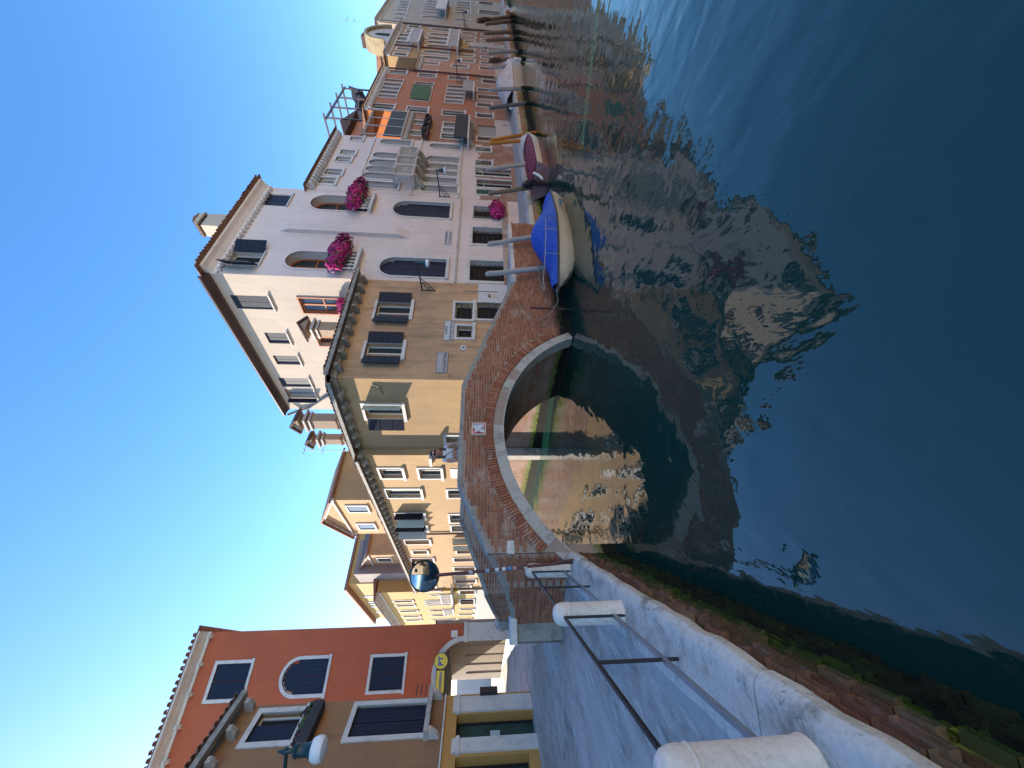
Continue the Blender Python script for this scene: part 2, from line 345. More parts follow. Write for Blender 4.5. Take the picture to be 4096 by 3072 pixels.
# ------------------------------------------------------------------ setting: water, banks
def struct(name, mb, m, smooth=False):
    o = part(None, name, mb, m, smooth); o['kind'] = 'structure'; return o
mb = MB(); mb.quad((-400, -300, 0), (400, -300, 0), (400, 500, 0), (-400, 500, 0)); struct('water', mb, M['water'])
mb = MB(); mb.quad((-900, -900, -2.5), (900, -900, -2.5), (900, 900, -2.5), (-900, 900, -2.5)); struct('canal_bed', mb, flat('canal_mud', (.03, .035, .02), .9))
L = Fac((-3.1, 7.0), 50)                       # outer face of the bridge and of the far quay
KD = Vector((math.sin(R(-16)), math.cos(R(-16)), 0)); KO = Vector((-3.1, 7.0, 0))  # near kerb, runs up to the bridge
WZ = .95; QZ = .74
def kerb(t, off, z=0.0): # t metres back from the bridge, off metres inland
    p = KO - KD*t + Vector((-KD.y, KD.x, 0))*off; return Vector((p.x, p.y, z))
ca, cb = math.sin(R(-41)), math.cos(R(-41))
left_poly = [kerb(14, .42), kerb(-.05, .42), (-3.15 + ca*1, 7.05 + cb*1), (-3.1 + ca*48, 7 + cb*48), (-80, 60), (-80, -12)]
left_poly = [(p[0], p[1]) for p in left_poly]
mb = MB(); mb.prism(left_poly, -1.0, WZ); struct('walkway', mb, M['walk'])
# far quay pavement
LQ0, LQ1 = 12.1, 95.0
Q = Fac(L.pt(LQ0, 0, 0)[:2], 52.5)
mb = MB(); mb.prism([(Q.pt(0, .42, 0)[:2]), (Q.pt(LQ1, .42, 0)[:2]), (Q.pt(LQ1, 6, 0)[:2]), (Q.pt(0, 6, 0)[:2])], -1, QZ); struct('quay_pavement', mb, M['walk'])

# ------------------------------------------------------------------ masonry pieces
def unit_brick(mat):
    v = []; f = []
    for y, k in ((.5, .5), (-.3, .5), (-.5, .44)):
        for sx, sz in ((-1, -1), (1, -1), (1, 1), (-1, 1)): v.append((sx*k if k == .5 else sx*.475, y, sz*(.5 if k == .5 else .42)))
    for a in (0, 4):
        for i in range(4):
            j = (i + 1) % 4; f.append((a + i, a + 4 + i, a + 4 + j, a + j))
    f.append((8, 9, 10, 11)); me = bpy.data.meshes.new('brick'); me.from_pydata(v, [], f); me.materials.append(mat)
    bm = bmesh.new(); bm.from_mesh(me); bmesh.ops.recalc_face_normals(bm, faces=bm.faces); bm.to_mesh(me); bm.free()
    return me
def lay_bricks(parent, specs, mat, world, limit=300, name='brick'):
    """specs: (local centre, rot_y, rot_z, (length, depth, height)); the nearest are single bricks, the rest one mass"""
    me = unit_brick(mat); pv = [v.co.copy() for v in me.vertices]; pf = [tuple(p.vertices) for p in me.polygons]
    specs = sorted(specs, key=lambda q: (world(q[0]) - EYE).length/ (q[3][0]**.5))
    for c, ry, rz, dm in specs[:limit]:
        o = link(name, me, parent); o.location = c; o.rotation_euler = (0, ry, rz); o.scale = dm
    V = []; F = []; T = []
    for c, ry, rz, dm in specs[limit:]:
        mt = Matrix.Translation(c) @ Matrix.Rotation(rz, 4, 'Z') @ Matrix.Rotation(ry, 4, 'Y') @ Matrix.Diagonal((*dm, 1)); n = len(V)
        V += [mt @ q for q in pv]; t = random.random()
        for q in pf: F.append(tuple(n + k for k in q)); T.append(t)
    if V:
        m2 = bpy.data.meshes.new('brickwork'); m2.from_pydata(V, [], F); m2.materials.append(mat)
        a = m2.attributes.new('tone', 'FLOAT', 'FACE'); a.data.foreach_set('value', T)
        o = link('brickwork', m2, parent); o['kind'] = 'stuff'
M['brick'] = brickmat('bridge_brick', (.36, .13, .07), (.28, .1, .06), (.42, .19, .11), wet=.5, wash=.5, sootn=.35)
M['brick_q'] = brickmat('quay_brick', (.36, .14, .075), (.26, .11, .07), (.4, .22, .14), wet=.58, wash=.3, sootn=.5, moss=.35)
M['mortar'] = plaster('lime_mortar', (.4, .31, .26), (.3, .22, .18), wet_z=.5, streak=.3)
M['mortar_q'] = plaster('mossy_mortar', (.07, .055, .035), (.03, .035, .018), wet_z=.55, streak=.5)

# near quay: kerb stones on a brick wall
quay = empty('quay_wall', kerb(7, 0), 0, 'mossy brick quay wall with white kerb stones along the near left bank', 'quay')
qo = quay.location.copy()
mb = MB(); t0, t1 = -.1, 13.5
mb.prism([(p - qo)[:2] for p in (kerb(t0, .05), kerb(t1, .05), kerb(t1, .42), kerb(t0, .42))], -1.2, WZ - .17); part(quay, 'wall_core', mb, M['mortar_q'])
sp = []; brz = math.atan2(KD.y, KD.x) + math.pi
k = 0; z = -.12
while z < WZ - .2:
    t = -.1 + random.uniform(0, .2)
    while t < 12.5:
        ln = random.uniform(.2, .27); dz = random.uniform(-.006, .006)
        rec = random.uniform(-.03, .022) - (.02 if random.random() < .15 else 0)
        if random.random() > .05:
            p = kerb(t + ln/2, .06 - rec, z + dz) - qo
            sp.append((p, random.uniform(-.04, .04), brz + random.uniform(-.06, .06), (ln - .016, .12, .054*random.uniform(.85, 1.05))))
        t += ln
    z += .07; k += 1
lay_bricks(quay, sp, M['brick_q'], lambda p: p + qo)
t = -.02
while t < 13:
    ln = random.uniform(1.35, 2.1); a, b_ = t + .008, min(t + ln - .008, 13.4)
    n = max(4, int(ln/.22)); out = []; inn = []
    for i in range(n + 1):
        q = a + (b_ - a)*i/n; e = random.uniform(-.022, .02) if 0 < i < n else random.uniform(0, .02)
        out.append((q, e)); inn.append((q, .5 + random.uniform(-.006, .006)))
    mb = MB(); rings = []
    for (q, e), (q2, w2) in zip(out, inn):
        zz = WZ + .012 + random.uniform(-.004, .004)
        rings.append([kerb(q, e + .025, WZ - .17) - qo, kerb(q, e - .012, WZ - .12) - qo, kerb(q, e - .01, zz - .055) - qo, kerb(q, e + .03, zz - .012) - qo, kerb(q, e + .075, zz) - qo, kerb(q, w2, zz - .004) - qo, kerb(q, w2, WZ - .17) - qo])
    mb.loft(rings); part(quay, 'kerb_stone', mb, M['kerb'], True)
    t += ln
# pale mortar margin inland of the kerb (worn strip)
mb = MB(); mb.quad(*[kerb(a, o_, WZ + .004) - qo for a, o_ in ((0, .5), (13, .5), (13, .66), (0, .62))]); part(quay, 'stone_margin', mb, stone('worn_pale_margin', (.42, .41, .4), (.2, .2, .2), .6))

# far quay wall with white kerb
fq = empty('quay_wall', Q.pt(0, 0, 0), Q.rz, 'long low brick quay wall with white kerb behind the moored boats', 'quay')
mb = MB(); mb.box(0, LQ1 - LQ0, .02, .42, -1.2, QZ - .16); part(fq, 'wall_core', mb, M['quayside'])
x = 0.0
while x < LQ1 - LQ0 - 2:
    ln = random.uniform(1.6, 2.4) if x < 26 else random.uniform(4, 7)
    mb = MB(); mb.box(x + .006, x + ln - .006, -.03 + random.uniform(-.01, .01), .52, QZ - .16, QZ + .012 + random.uniform(-.006, .006)); part(fq, 'kerb_stone', mb, M['kerb']); x += ln

# ------------------------------------------------------------------ the bridge
bridge = empty('brick_bridge', (*L.o[:2], 0), L.rz, 'red brick arched footbridge with white stone arch ring crossing the side canal', 'bridge')
RC = 3.44; SM = 2.62; ZCR = 2.06; CZ = ZCR - RC       # arch circle
def arch_z(s, r=RC):
    d = r*r - (s - SM)**2; return CZ + math.sqrt(d) if d > 0 else -9
NEAR = [(-.93, 1.5, 1.87), (-.42, .52, 2.13), (0, 0, 2.44), (1.43, 0, 3.05), (3.95, 0, 3.06), (8.24, 0, 1.66), (12.1, 0, 1.62)]   # plan point and coping top
def near_at(s):
    for (a, y0, z0), (b, y1, z1) in zip(NEAR[2:], NEAR[3:]):
        if a <= s <= b: return z0 + (z1 - z0)*(s - a)/(b - a)
    return NEAR[-1][2]
RING = .225
# backing behind the bricks
mb = MB(); ss = [0.0]
while ss[-1] < 12.1 - 1e-6: ss.append(min(12.1, ss[-1] + .12))
for a, b_ in zip(ss, ss[1:]):
    za, zb = max(-.6, arch_z(a, RC + .02)), max(-.6, arch_z(b_, RC + .02)); ta, tb = near_at(a) - .09, near_at(b_) - .09
    mb.quad((a, -.03, za), (b_, -.03, zb), (b_, -.03, tb), (a, -.03, ta)); 
    if (b_ <= 8.3): mb.quad((a, .24, za), (a, .24, ta), (b_, .24, tb), (b_, .24, zb))
mb.box(12.06, 12.1, .02, 2.4, -.6, 1.5)
part(bridge, 'mortar_bed', mb, M['mortar'])
mb = MB()
for (a, y0, z0), (b_, y1, z1) in zip(NEAR[:2], NEAR[1:3]):
    nx, ny = -(y1 - y0), (b_ - a); l = math.hypot(nx, ny); nx, ny = nx/l, ny/l
    mb.prism([(a - nx*.032, y0 - ny*.032), (b_ - nx*.032, y1 - ny*.032), (b_ + nx*.25, y1 + ny*.25), (a + nx*.25, y0 + ny*.25)], [-.2, -.2, -.2, -.2], [z0 - .09, z1 - .09, z1 - .09, z0 - .09])
part(bridge, 'wing_wall', mb, M['mortar'])
# vault
mb = MB(); n = 36; a0 = math.asin((SM + .55)/RC); prev = None; BW = 2.6
for i in range(n + 1):
    t = -R(66) + 2*R(66)*i/n; s_, z_ = SM + RC*math.sin(t), CZ + RC*math.cos(t)
    if prev: mb.quad((prev[0], .0, prev[1]), (s_, .0, z_), (s_, BW, z_), (prev[0], BW, prev[1]))
    prev = (s_, z_)
part(bridge, 'vault', mb, plaster('sooty_vault_brick', (.3, .24, .18), (.2, .13, .09), brick_z=9, brick_soft=.1, wet_z=.55, streak=.5), True)
mb = MB(); mb.box(SM + RC*math.sin(R(66)) - .02, SM + RC*math.sin(R(66)) + .6, .26, BW, -.6, 1.2); part(bridge, 'abutment', mb, M['quayside'])
mb = MB(); mb.box(SM - RC*math.sin(R(66)) - .6, SM - RC*math.sin(R(66)) + .02, .3, BW, -.6, .9)
part(bridge, 'abutment', mb, M['quayside'])
# stone ring
nv = 23
for i in range(nv):
    t_a = -R(66) + 2*R(66)*i/nv + .0016; t_b = -R(66) + 2*R(66)*(i + 1)/nv - .0016
    ri = RC - .004; ro = RC + RING + random.uniform(-.012, .012); yp = -.035 + random.uniform(-.006, .006)
    pts = [(SM + ri*math.sin(t_a), CZ + ri*math.cos(t_a)), (SM + ri*math.sin((t_a + t_b)/2), CZ + ri*math.cos((t_a + t_b)/2)), (SM + ri*math.sin(t_b), CZ + ri*math.cos(t_b)), (SM + ro*math.sin(t_b), CZ + ro*math.cos(t_b)), (SM + ro*math.sin((t_a + t_b)/2), CZ + ro*math.cos((t_a + t_b)/2)), (SM + ro*math.sin(t_a), CZ + ro*math.cos(t_a))]
    if max(p[1] for p in pts) < -.2: continue
    mb = MB(); mb.slab(pts, yp, .3); part(bridge, 'arch_stone', mb, M['stone_old'])
# bricks
sp = []
rb = .24                                        # rowlock ring above the stone
na = 142
for i in range(na):
    t = -R(66) + 2*R(66)*(i + .5)/na; r = RC + RING + rb/2 + .008
    s_, z_ = SM + r*math.sin(t), CZ + r*math.cos(t)
    if s_ < .03 or z_ < .02: continue
    sp.append((Vector((s_, -.012 + random.uniform(-.006, .006), z_)), t + random.uniform(-.02, .02), 0, (.054*random.uniform(.85, 1.05), .1, rb - .012)))
r_out = RC + RING + rb
z = .03; row = 0
while z < 3.0:
    s_ = (.13 if row % 2 else 0) + random.uniform(0, .03)
    while s_ < 12.06:
        ln = .25 if random.random() < .75 else .125
        c = s_ + ln/2
        if c < 12.03 and near_at(min(c, 12.1)) - .1 > z + .02 and math.hypot(c - SM, z - CZ) > r_out + .0 and c > .02 and random.random() > .006:
            q = math.hypot(c - SM, z - CZ) - r_out
            sp.append((Vector((c, .0 + random.uniform(-.007, .007) + .004, z)), random.uniform(-.012, .012), 0, (ln - .013, .1, .054*random.uniform(.9, 1.06))))
        s_ += ln
    z += .066; row += 1
for (a, y0, z0), (b_, y1, z1) in zip(NEAR[:2], NEAR[1:3]):
    l = math.hypot(b_ - a, y1 - y0); ang = math.atan2(y1 - y0, b_ - a); z = .98; row = 0
    while z < 2.5:
        q = .0 if row % 2 else .12
        while q < l - .05:
            ln = .25 if q + .25 < l else l - q
            c = (q + ln/2)/l; top = z0 + (z1 - z0)*c - .1
            if z < top and ln > .06: sp.append((Vector((a + (b_ - a)*c + math.sin(ang)*.0, y0 + (y1 - y0)*c, z)), 0, ang, (ln - .013, .1, .054)))
            q += ln
        z += .066; row += 1
lay_bricks(bridge, sp, M['brick'], lambda p: L.pt(p.x, p.y, p.z))
# copings
def coping(path, wid, th, mat, seg=.9, name='coping_stone', over=.04):
    for (a, y0, z0), (b_, y1, z1) in zip(path, path[1:]):
        l = math.hypot(b_ - a, y1 - y0); m = max(1, round(l/seg)); ux, uy = (b_ - a)/l, (y1 - y0)/l; nx, ny = -uy, ux
        for i in range(m):
            f0, f1 = i/m + .004/l, (i + 1)/m - .004/l; jit = random.uniform(-.006, .006)
            q = [(a + (b_ - a)*f - nx*over, y0 + (y1 - y0)*f - ny*over, z0 + (z1 - z0)*f + jit) for f in (f0, f1)]
            p2 = [(p[0] + nx*wid, p[1] + ny*wid, p[2]) for p in q]; pts = [q[0], q[1], p2[1], p2[0]]
            mb = MB(); mb.prism([p[:2] for p in pts], [p[2] - th for p in pts], [p[2] for p in pts]); part(bridge, name, mb, mat)
coping(NEAR[:5], .34, .1, M['stone_grey']); coping(NEAR[4:6], .34, .1, M['stone_grey'], .55); coping([(8.3, 0, 1.62), (12.1, 0, 1.62)], .42, .13, M['stone'], 1.3, 'kerb_stone')
# end pier near
mb = MB(); mb.box(-1.2, -.86, 1.36, 1.72, WZ, 1.83); part(bridge, 'end_pier', mb, M['stone_grey'])
mb = MB(); mb.prism([(-1.26, 1.3), (-.8, 1.22), (-.72, 1.7), (-1.2, 1.78)], 1.83, 1.95); part(bridge, 'pier_cap', mb, M['stone'])
# far parapet and its wing
FAR = [(-.2, 5.7, 1.98), (-.05, 2.95, 2.42), (1.5, 2.4, 3.06), (3.95, 2.4, 3.06), (5.3, 2.4, 2.62)]
mb = MB()
for (a, y0, z0), (b_, y1, z1) in zip(FAR, FAR[1:]):
    ux, uy = b_ - a, y1 - y0; l = math.hypot(ux, uy); nx, ny = -uy/l*.2, ux/l*.2
    mb.prism([(a, y0), (b_, y1), (b_ + nx, y1 + ny), (a + nx, y0 + ny)], [.6 if a < -.1 else z0 - 1.0]*4, [z0 - .09, z1 - .09, z1 - .09, z0 - .09])
part(bridge, 'far_parapet', mb, plaster('parapet_brick', (.25, .12, .08), (.2, .1, .07), brick_z=9, brick_soft=.1))
coping(FAR, .3, .1, M['stone_grey'])
mb = MB(); mb.lathe([(.17, 0), (.17, .8), (.2, .84), (.2, .95), (.12, 1.06), (.02, 1.1)], 16, (-.25, 5.95, WZ)); part(bridge, 'end_pier', mb, M['stone_old'], True)
# deck and steps
mb = MB(); mb.prism([(.0, .26), (8.3, .26), (8.3, 2.5), (.4, 2.5)], 1.4, [1.9, 1.45, 1.45, 1.9]); 
mb2 = MB(); mb2.box(1.3, 4.1, .25, 2.4, 2.2, 2.36)
for k in range(8):
    s0 = 4.1 + k*.5; tz = 2.36 - (k + 1)*.1; mb2.box(s0, s0 + .52, .25, 2.15, max(1.25, min(tz - .08, arch_z(s0) + .12)) if s0 < 5.7 else 1.2, tz)
mb2.box(8.0, 12.06, .42, 2.45, 1.2, 1.5)
part(bridge, 'deck', mb2, M['walk'])
ns_ = 9
for k in range(ns_):
    f0, f1 = k/ns_, (k + 1)/ns_ + .04
    def edge(f):  # left foot of the stairs (f=0) up to the crest (f=1)
        return ((-.87 + 2.3*f, 1.62 - min(1, f*1.6)*1.36), (-.75 + f*1.6, 5.3 - 2.6*f) if f < .42 else (-.08 + (f - .42)*2.6, 3.0 - (f - .42)*1.1))
    a, b_ = edge(f0); c, d = edge(f1); zt = WZ + (k + 1)*(2.33 - WZ)/ns_
    mb = MB(); mb.prism([a, c, d, b_], zt - .34, zt); o = part(bridge, 'step', mb, M['walk'])
    n = Vector((b_[0] - a[0], b_[1] - a[1], 0)).normalized(); q = Vector((n.y, -n.x, 0))*.09
    mb = MB(); mb.prism([(a[0] - .02, a[1]), (a[0] + q.x, a[1] + q.y), (b_[0] + q.x, b_[1] + q.y), (b_[0] - .02, b_[1])], zt - .06, zt + .004); part(o, 'nosing', mb, M['stone'])
mb = MB(); mb.prism([(-.9, 1.6), (-.8, 1.6), (-.78, 5.0), (-.1, 6.2), (-.18, 6.28), (-.92, 5.05)], WZ, WZ + .14); part(bridge, 'nosing', mb, M['stone'])
# stone plaque and torn notice on the brick face
def wall_thing(fac, name, label, cat, s, z, out=0.0, group=None):
    return empty(name, fac.pt(s, -out, z), fac.rz, label, cat, group)
s0, s1, z0, z1 = L.win(Z7, 400, 442, 1395, 1470)
mb = MB(); mb.box(-(s1 - s0)/2, (s1 - s0)/2, -.045, .02, -(z1 - z0)/2, (z1 - z0)/2); o = part(None, 'stone_plaque', mb, M['stone']); o.location = L.pt((s0 + s1)/2, -.02, (z0 + z1)/2); o.rotation_euler.z = L.rz
tag(o, 'small blank pale stone plaque set low in the bridge brickwork', 'plaque')
s0, s1, z0, z1 = L.win((1870, 1680, 100/1659), 285, 1210, 310, 1095)
sg = wall_thing(L, 'notice_board', 'red bordered notice with torn paper and stickers on the bridge wall', 'sign', (s0 + s1)/2, (z0 + z1)/2, .07)
hw, hh = (s1 - s0)/2, (z1 - z0)/2
mb = MB(); mb.box(-hw, hw, -.012, .04, -hh, hh); part(sg, 'board', mb, flat('white_enamel', (.62, .58, .55), .4))
mb = MB(); mb.box(-hw*.86, hw*.86, -.016, -.0125, -hh*.86, hh*.86); part(sg, 'red_field', mb, flat('red_enamel', (.42, .02, .025), .4))
def poly(parent, name, pts, y, m):
    mb = MB(); mb.slab(pts, y - .002, y); return part(parent, name, mb, m)
pw = flat('torn_white_paper', (.6, .6, .64), .7); nv_ = flat('navy_print', (.02, .02, .06), .6)
poly(sg, 'torn_paper', [(x_*hw, y_*hh) for x_, y_ in ((-.74, .7), (-.2, .5), (.0, .72), (.3, .86), (.7, .72), (.55, .2), (.8, -.1), (.66, -.5), (.74, -.76), (.2, -.62), (-.2, -.82), (-.72, -.74), (-.62, -.3), (-.4, .05), (-.66, .3))], -.018, pw)
poly(sg, 'printed_mark', [(x_*hw, y_*hh) for x_, y_ in ((-.7, .3), (-.5, .02), (-.68, -.3))], -.0195, nv_)
poly(sg, 'printed_mark', [(x_*hw, y_*hh) for x_, y_ in ((-.3, -.28), (-.05, -.1), (-.28, -.12))], -.0195, nv_)
for x_, y_, r, c in ((.62, .34, .2, (.25, .42, .5)), (.7, -.12, .2, (.45, .4, .55)), (-.02, -.62, .2, (.1, .22, .14)), (.2, .68, .14, (.45, .5, .55)), (.1, -.4, .13, (.3, .42, .5))):
    mb = MB(); mb.slab([(x_*hw + r*hw*math.cos(t*math.pi/7), y_*hh + r*hw*math.sin(t*math.pi/7)) for t in range(14)], -.0215, -.0195); part(sg, 'sticker', mb, flat('sticker', c, .4))

# ------------------------------------------------------------------ railing along the near kerb
proto = empty('stone_bollard', kerb(5.35, .27, WZ), brz, 'big white round-topped stone bollard nearest the camera at the kerb', 'bollard', 'railing bollards')
mb = MB(); mb.lathe([(.125, 0), (.13, .02), (.122, .05), (.12, .3), (.117, .62)], 28); part(proto, 'shaft', mb, M['bollard'], True)
mb = MB(); mb.lathe([(.117, .62), (.123, .625), (.125, .635), (.118, .645)], 28); part(proto, 'collar', mb, M['bollard'], True)
mb = MB(); mb.lathe([(.118, .645), (.121, .68), (.118, .72), (.104, .765), (.075, .795), (.03, .81), (.004, .812)], 28); part(proto, 'cap', mb, M['bollard'], True)
for tt, lb in ((2.72, 'white round-topped stone bollard midway along the kerb railing'), (.12, 'white stone bollard at the bridge foot behind the mirror pole')):
    c = copy_tree(proto); c.location = kerb(tt, .27, WZ); c['label'] = lb
for (a, b_), lb in (((5.23, 2.84), 'dark iron railing between the nearest bollard and the middle one'), ((2.6, .24), 'dark iron railing between the middle bollard and the bridge'), ((9.0, 5.47), 'dark iron railing running back from the nearest bollard')):
    rl = empty('kerb_railing', kerb((a + b_)/2, .27, WZ), 0, lb, 'railing', 'kerb railings'); ro = rl.location.copy()
    for hz, nm, rr in ((.7, 'top_rail', .013), (.14, 'bottom_rail', .018)):
        mb = MB(); p, q = kerb(a, .27, WZ + hz) - ro, kerb(b_, .27, WZ + hz) - ro; u = (q - p)/2; n_ = Vector((-u.y, u.x, 0)).normalized()*rr
        mb.obox((p + q)/2, u, n_, (0, 0, rr)); part(rl, nm, mb, M['iron'] if nm == 'top_rail' else M['galv'])
    for f in (0.0, .5, 1.0):
        mb = MB(); p = kerb(a + (b_ - a)*f, .27, WZ) - ro; mb.cyl(p, p + Vector((0, 0, .71)), .015, n=8); part(rl, 'post', mb, M['iron'])
# traffic mirror
mr = empty('traffic_mirror', kerb(.42, .1, WZ), 0, 'round convex canal mirror on a sticker covered rusty pole at the bridge', 'mirror'); mo = mr.location.copy()
tp = Vector((-3.27, 6.62, 3.3)) - mo
mb = MB(); mb.tube([(0, 0, 0), (0, 0, .12), tp*.5 + Vector((0, 0, 0)), tp], .028, 10); part(mr, 'pole', mb, M['rust'], True)
mb = MB(); mb.tube([(.0, .0, .32), (.05, -.03, .1), (.07, -.05, .0), (.02, -.07, -.1)], .022, 8); part(mr, 'bracket', mb, M['rust'], True)
mp = tp + Vector((0, 0, .2)); fwd = Vector((.62, -.75, -.3)).normalized(); s_ = fwd.cross(Vector((0, 0, 1))).normalized(); up = s_.cross(fwd)
def dish(r, bulge, dep, n=28, rings=6):
    mb = MB(); R_ = []
    for k in range(rings + 1):
        q = max(.002, r*k/rings); h = bulge*(1 - (k/rings)**2) + dep
        R_.append([mp + fwd*h + s_*(q*math.cos(2*math.pi*j/n)) + up*(q*math.sin(2*math.pi*j/n)) for j in range(n)])
    mb.loft(R_, True, True); return mb
mm, ns, ls, b = newmat('convex_mirror'); v, s = coords(ns, ls); ls.new(ramp(ns, ls, noise(ns, ls, v, 9, 3), [(.3, .34), (.7, .46)]), b.inputs['Base Color']); b.inputs['Metallic'].default_value = 1; b.inputs['Roughness'].default_value = .06
part(mr, 'mirror_glass', dish(.235, .07, .0), mm, True)
mb = MB(); ri = [[mp + fwd*h + s_*(q*math.cos(2*math.pi*j/28)) + up*(q*math.sin(2*math.pi*j/28)) for j in range(28)] for q, h in ((.235, .0), (.25, .02), (.258, .0), (.25, -.03), (.1, -.06), (.02, -.065))]
mb.loft(ri, True, True); part(mr, 'rim', mb, flat('dark_green_rim', (.03, .05, .05), .5), True)
mb = MB(); mb.prism([(-.02, -.02), (.1, -.1), (.12, -.02), (.04, .04)], tp.z + .36, tp.z + .4); part(mr, 'visor', mb, M['rust'])
for f, c in ((.28, (.5, .38, .25)), (.34, (.55, .5, .4)), (.42, (.6, .25, .25)), (.46, (.08, .25, .55)), (.5, (.6, .6, .6)), (.55, (.55, .6, .62)), (.62, (.2, .35, .5)), (.74, (.45, .42, .5))):
    mb = MB(); p = tp*f; mb.cyl(p, p + tp*.028, .0295, n=10); part(mr, 'sticker', mb, flat('pole_sticker', c, .5))

# ------------------------------------------------------------------ buildings: walls with real openings
def outline(s0, s1, z0, z1, kind='rect', g=0.0):
    """open path from bottom left over the top to bottom right, grown by g"""
    w = (s1 - s0)/2; m = (s0 + s1)/2
    if kind == 'rect': return [(s0 - g, z0), (s0 - g, z1 + g), (s1 + g, z1 + g), (s1 + g, z0)]
    if kind == 'arch':
        h = min(w, (z1 - z0)*.6); n = 12; zc = z1 - h
        return [(s0 - g, z0)] + [(m - (w + g)*math.cos(math.pi*i/n), zc + (h + g)*math.sin(math.pi*i/n)) for i in range(n + 1)] + [(s1 + g, z0)]
    n = 12; h = min(w*1.7, (z1 - z0)*.5); zc = z1 - h; pts = [(s0 - g, z0)]      # pointed
    for i in range(n + 1):
        t = -1 + 2*i/n; pts.append((m + (w + g)*t, zc + (h + g*1.6)*(1 - abs(t)**1.9)**.9))
    return pts + [(s1 + g, z0)]
def band(mb, a, b_, y0, y1):
    n = len(a); k = len(mb.v)
    for pts, y in ((a, y0), (b_, y0), (a, y1), (b_, y1)): mb.v += [(p[0], y, p[1]) for p in pts]
    for i in range(n - 1):
        for q in ((i, i + 1, n + i + 1, n + i), (n + i, n + i + 1, 3*n + i + 1, 3*n + i), (2*n + i, 2*n + i + 1, i + 1, i), (3*n + i, 3*n + i + 1, 2*n + i + 1, 2*n + i)):
            mb.f.append(tuple(k + x for x in q)); mb.c.append(0)
    for i in (0, n - 1): mb.f.append((k + i, k + n + i, k + 3*n + i, k + 2*n + i)); mb.c.append(0)
def wall_mesh(mb, s0, s1, z0, z1, holes, rec=.22, top=None):
    xs = sorted({s0, s1, *[h[0] for h in holes], *[h[1] for h in holes]}); zs = sorted({z0, z1, *[h[2] for h in holes], *[h[3] for h in holes]})
    xs = [x for x in xs if s0 - 1e-6 <= x <= s1 + 1e-6]; zs = [z for z in zs if z0 - 1e-6 <= z <= z1 + 1e-6]
    for a, b_ in zip(xs, xs[1:]):
        for c, d in zip(zs, zs[1:]):
            m, q = (a + b_)/2, (c + d)/2
            if any(h[0] < m < h[1] and h[2] < q < h[3] for h in holes): continue
            mb.quad((a, 0, c), (b_, 0, c), (b_, 0, d), (a, 0, d))
    for h in holes:
        pts = outline(*h[:4], h[4])
        if h[4] != 'rect':
            for p, q in zip(pts[1:-1], pts[2:-1]): mb.quad((p[0], 0, p[1]), (q[0], 0, q[1]), (q[0], 0, h[3]), (p[0], 0, h[3]))
        r = h[5] if len(h) > 5 else rec
        for p, q in zip(pts, pts[1:]): mb.quad((p[0], 0, p[1]), (p[0], r + .03, p[1]), (q[0], r + .03, q[1]), (q[0], 0, q[1]))
        mb.quad((h[0], 0, h[2]), (h[1], 0, h[2]), (h[1], r + .03, h[2]), (h[0], r + .03, h[2]))
def shutter(parent, hinge, w, z0, z1, ang, mat, side, th=.035):
    """plank leaf hinged at (s, y); ang is measured from the wall, side -1 swings to the left"""
    mb = MB(); n = max(3, int((z1 - z0)/.22)); c, s_ = math.cos(ang)*side, -math.sin(ang)
    ax = Vector((c, s_, 0)); ny = Vector((-s_, c, 0))*(1 if side > 0 else -1)
    p0 = Vector((hinge[0], hinge[1], 0))
    for i in range(n):
        a, b_ = z0 + (z1 - z0)*i/n + .004, z0 + (z1 - z0)*(i + 1)/n - .004
        mb.obox(p0 + ax*(w/2) + Vector((0, 0, (a + b_)/2)), ax*(w/2), ny*(th/2 - .003*(i % 2)), (0, 0, (b_ - a)/2))
    for f in (.2, .8): mb.obox(p0 + ax*(w*.45) + ny*(th*.55) + Vector((0, 0, z0 + (z1 - z0)*f)), ax*(w*.42), ny*.006, (0, 0, .018))
    return part(parent, 'shutter', mb, mat)
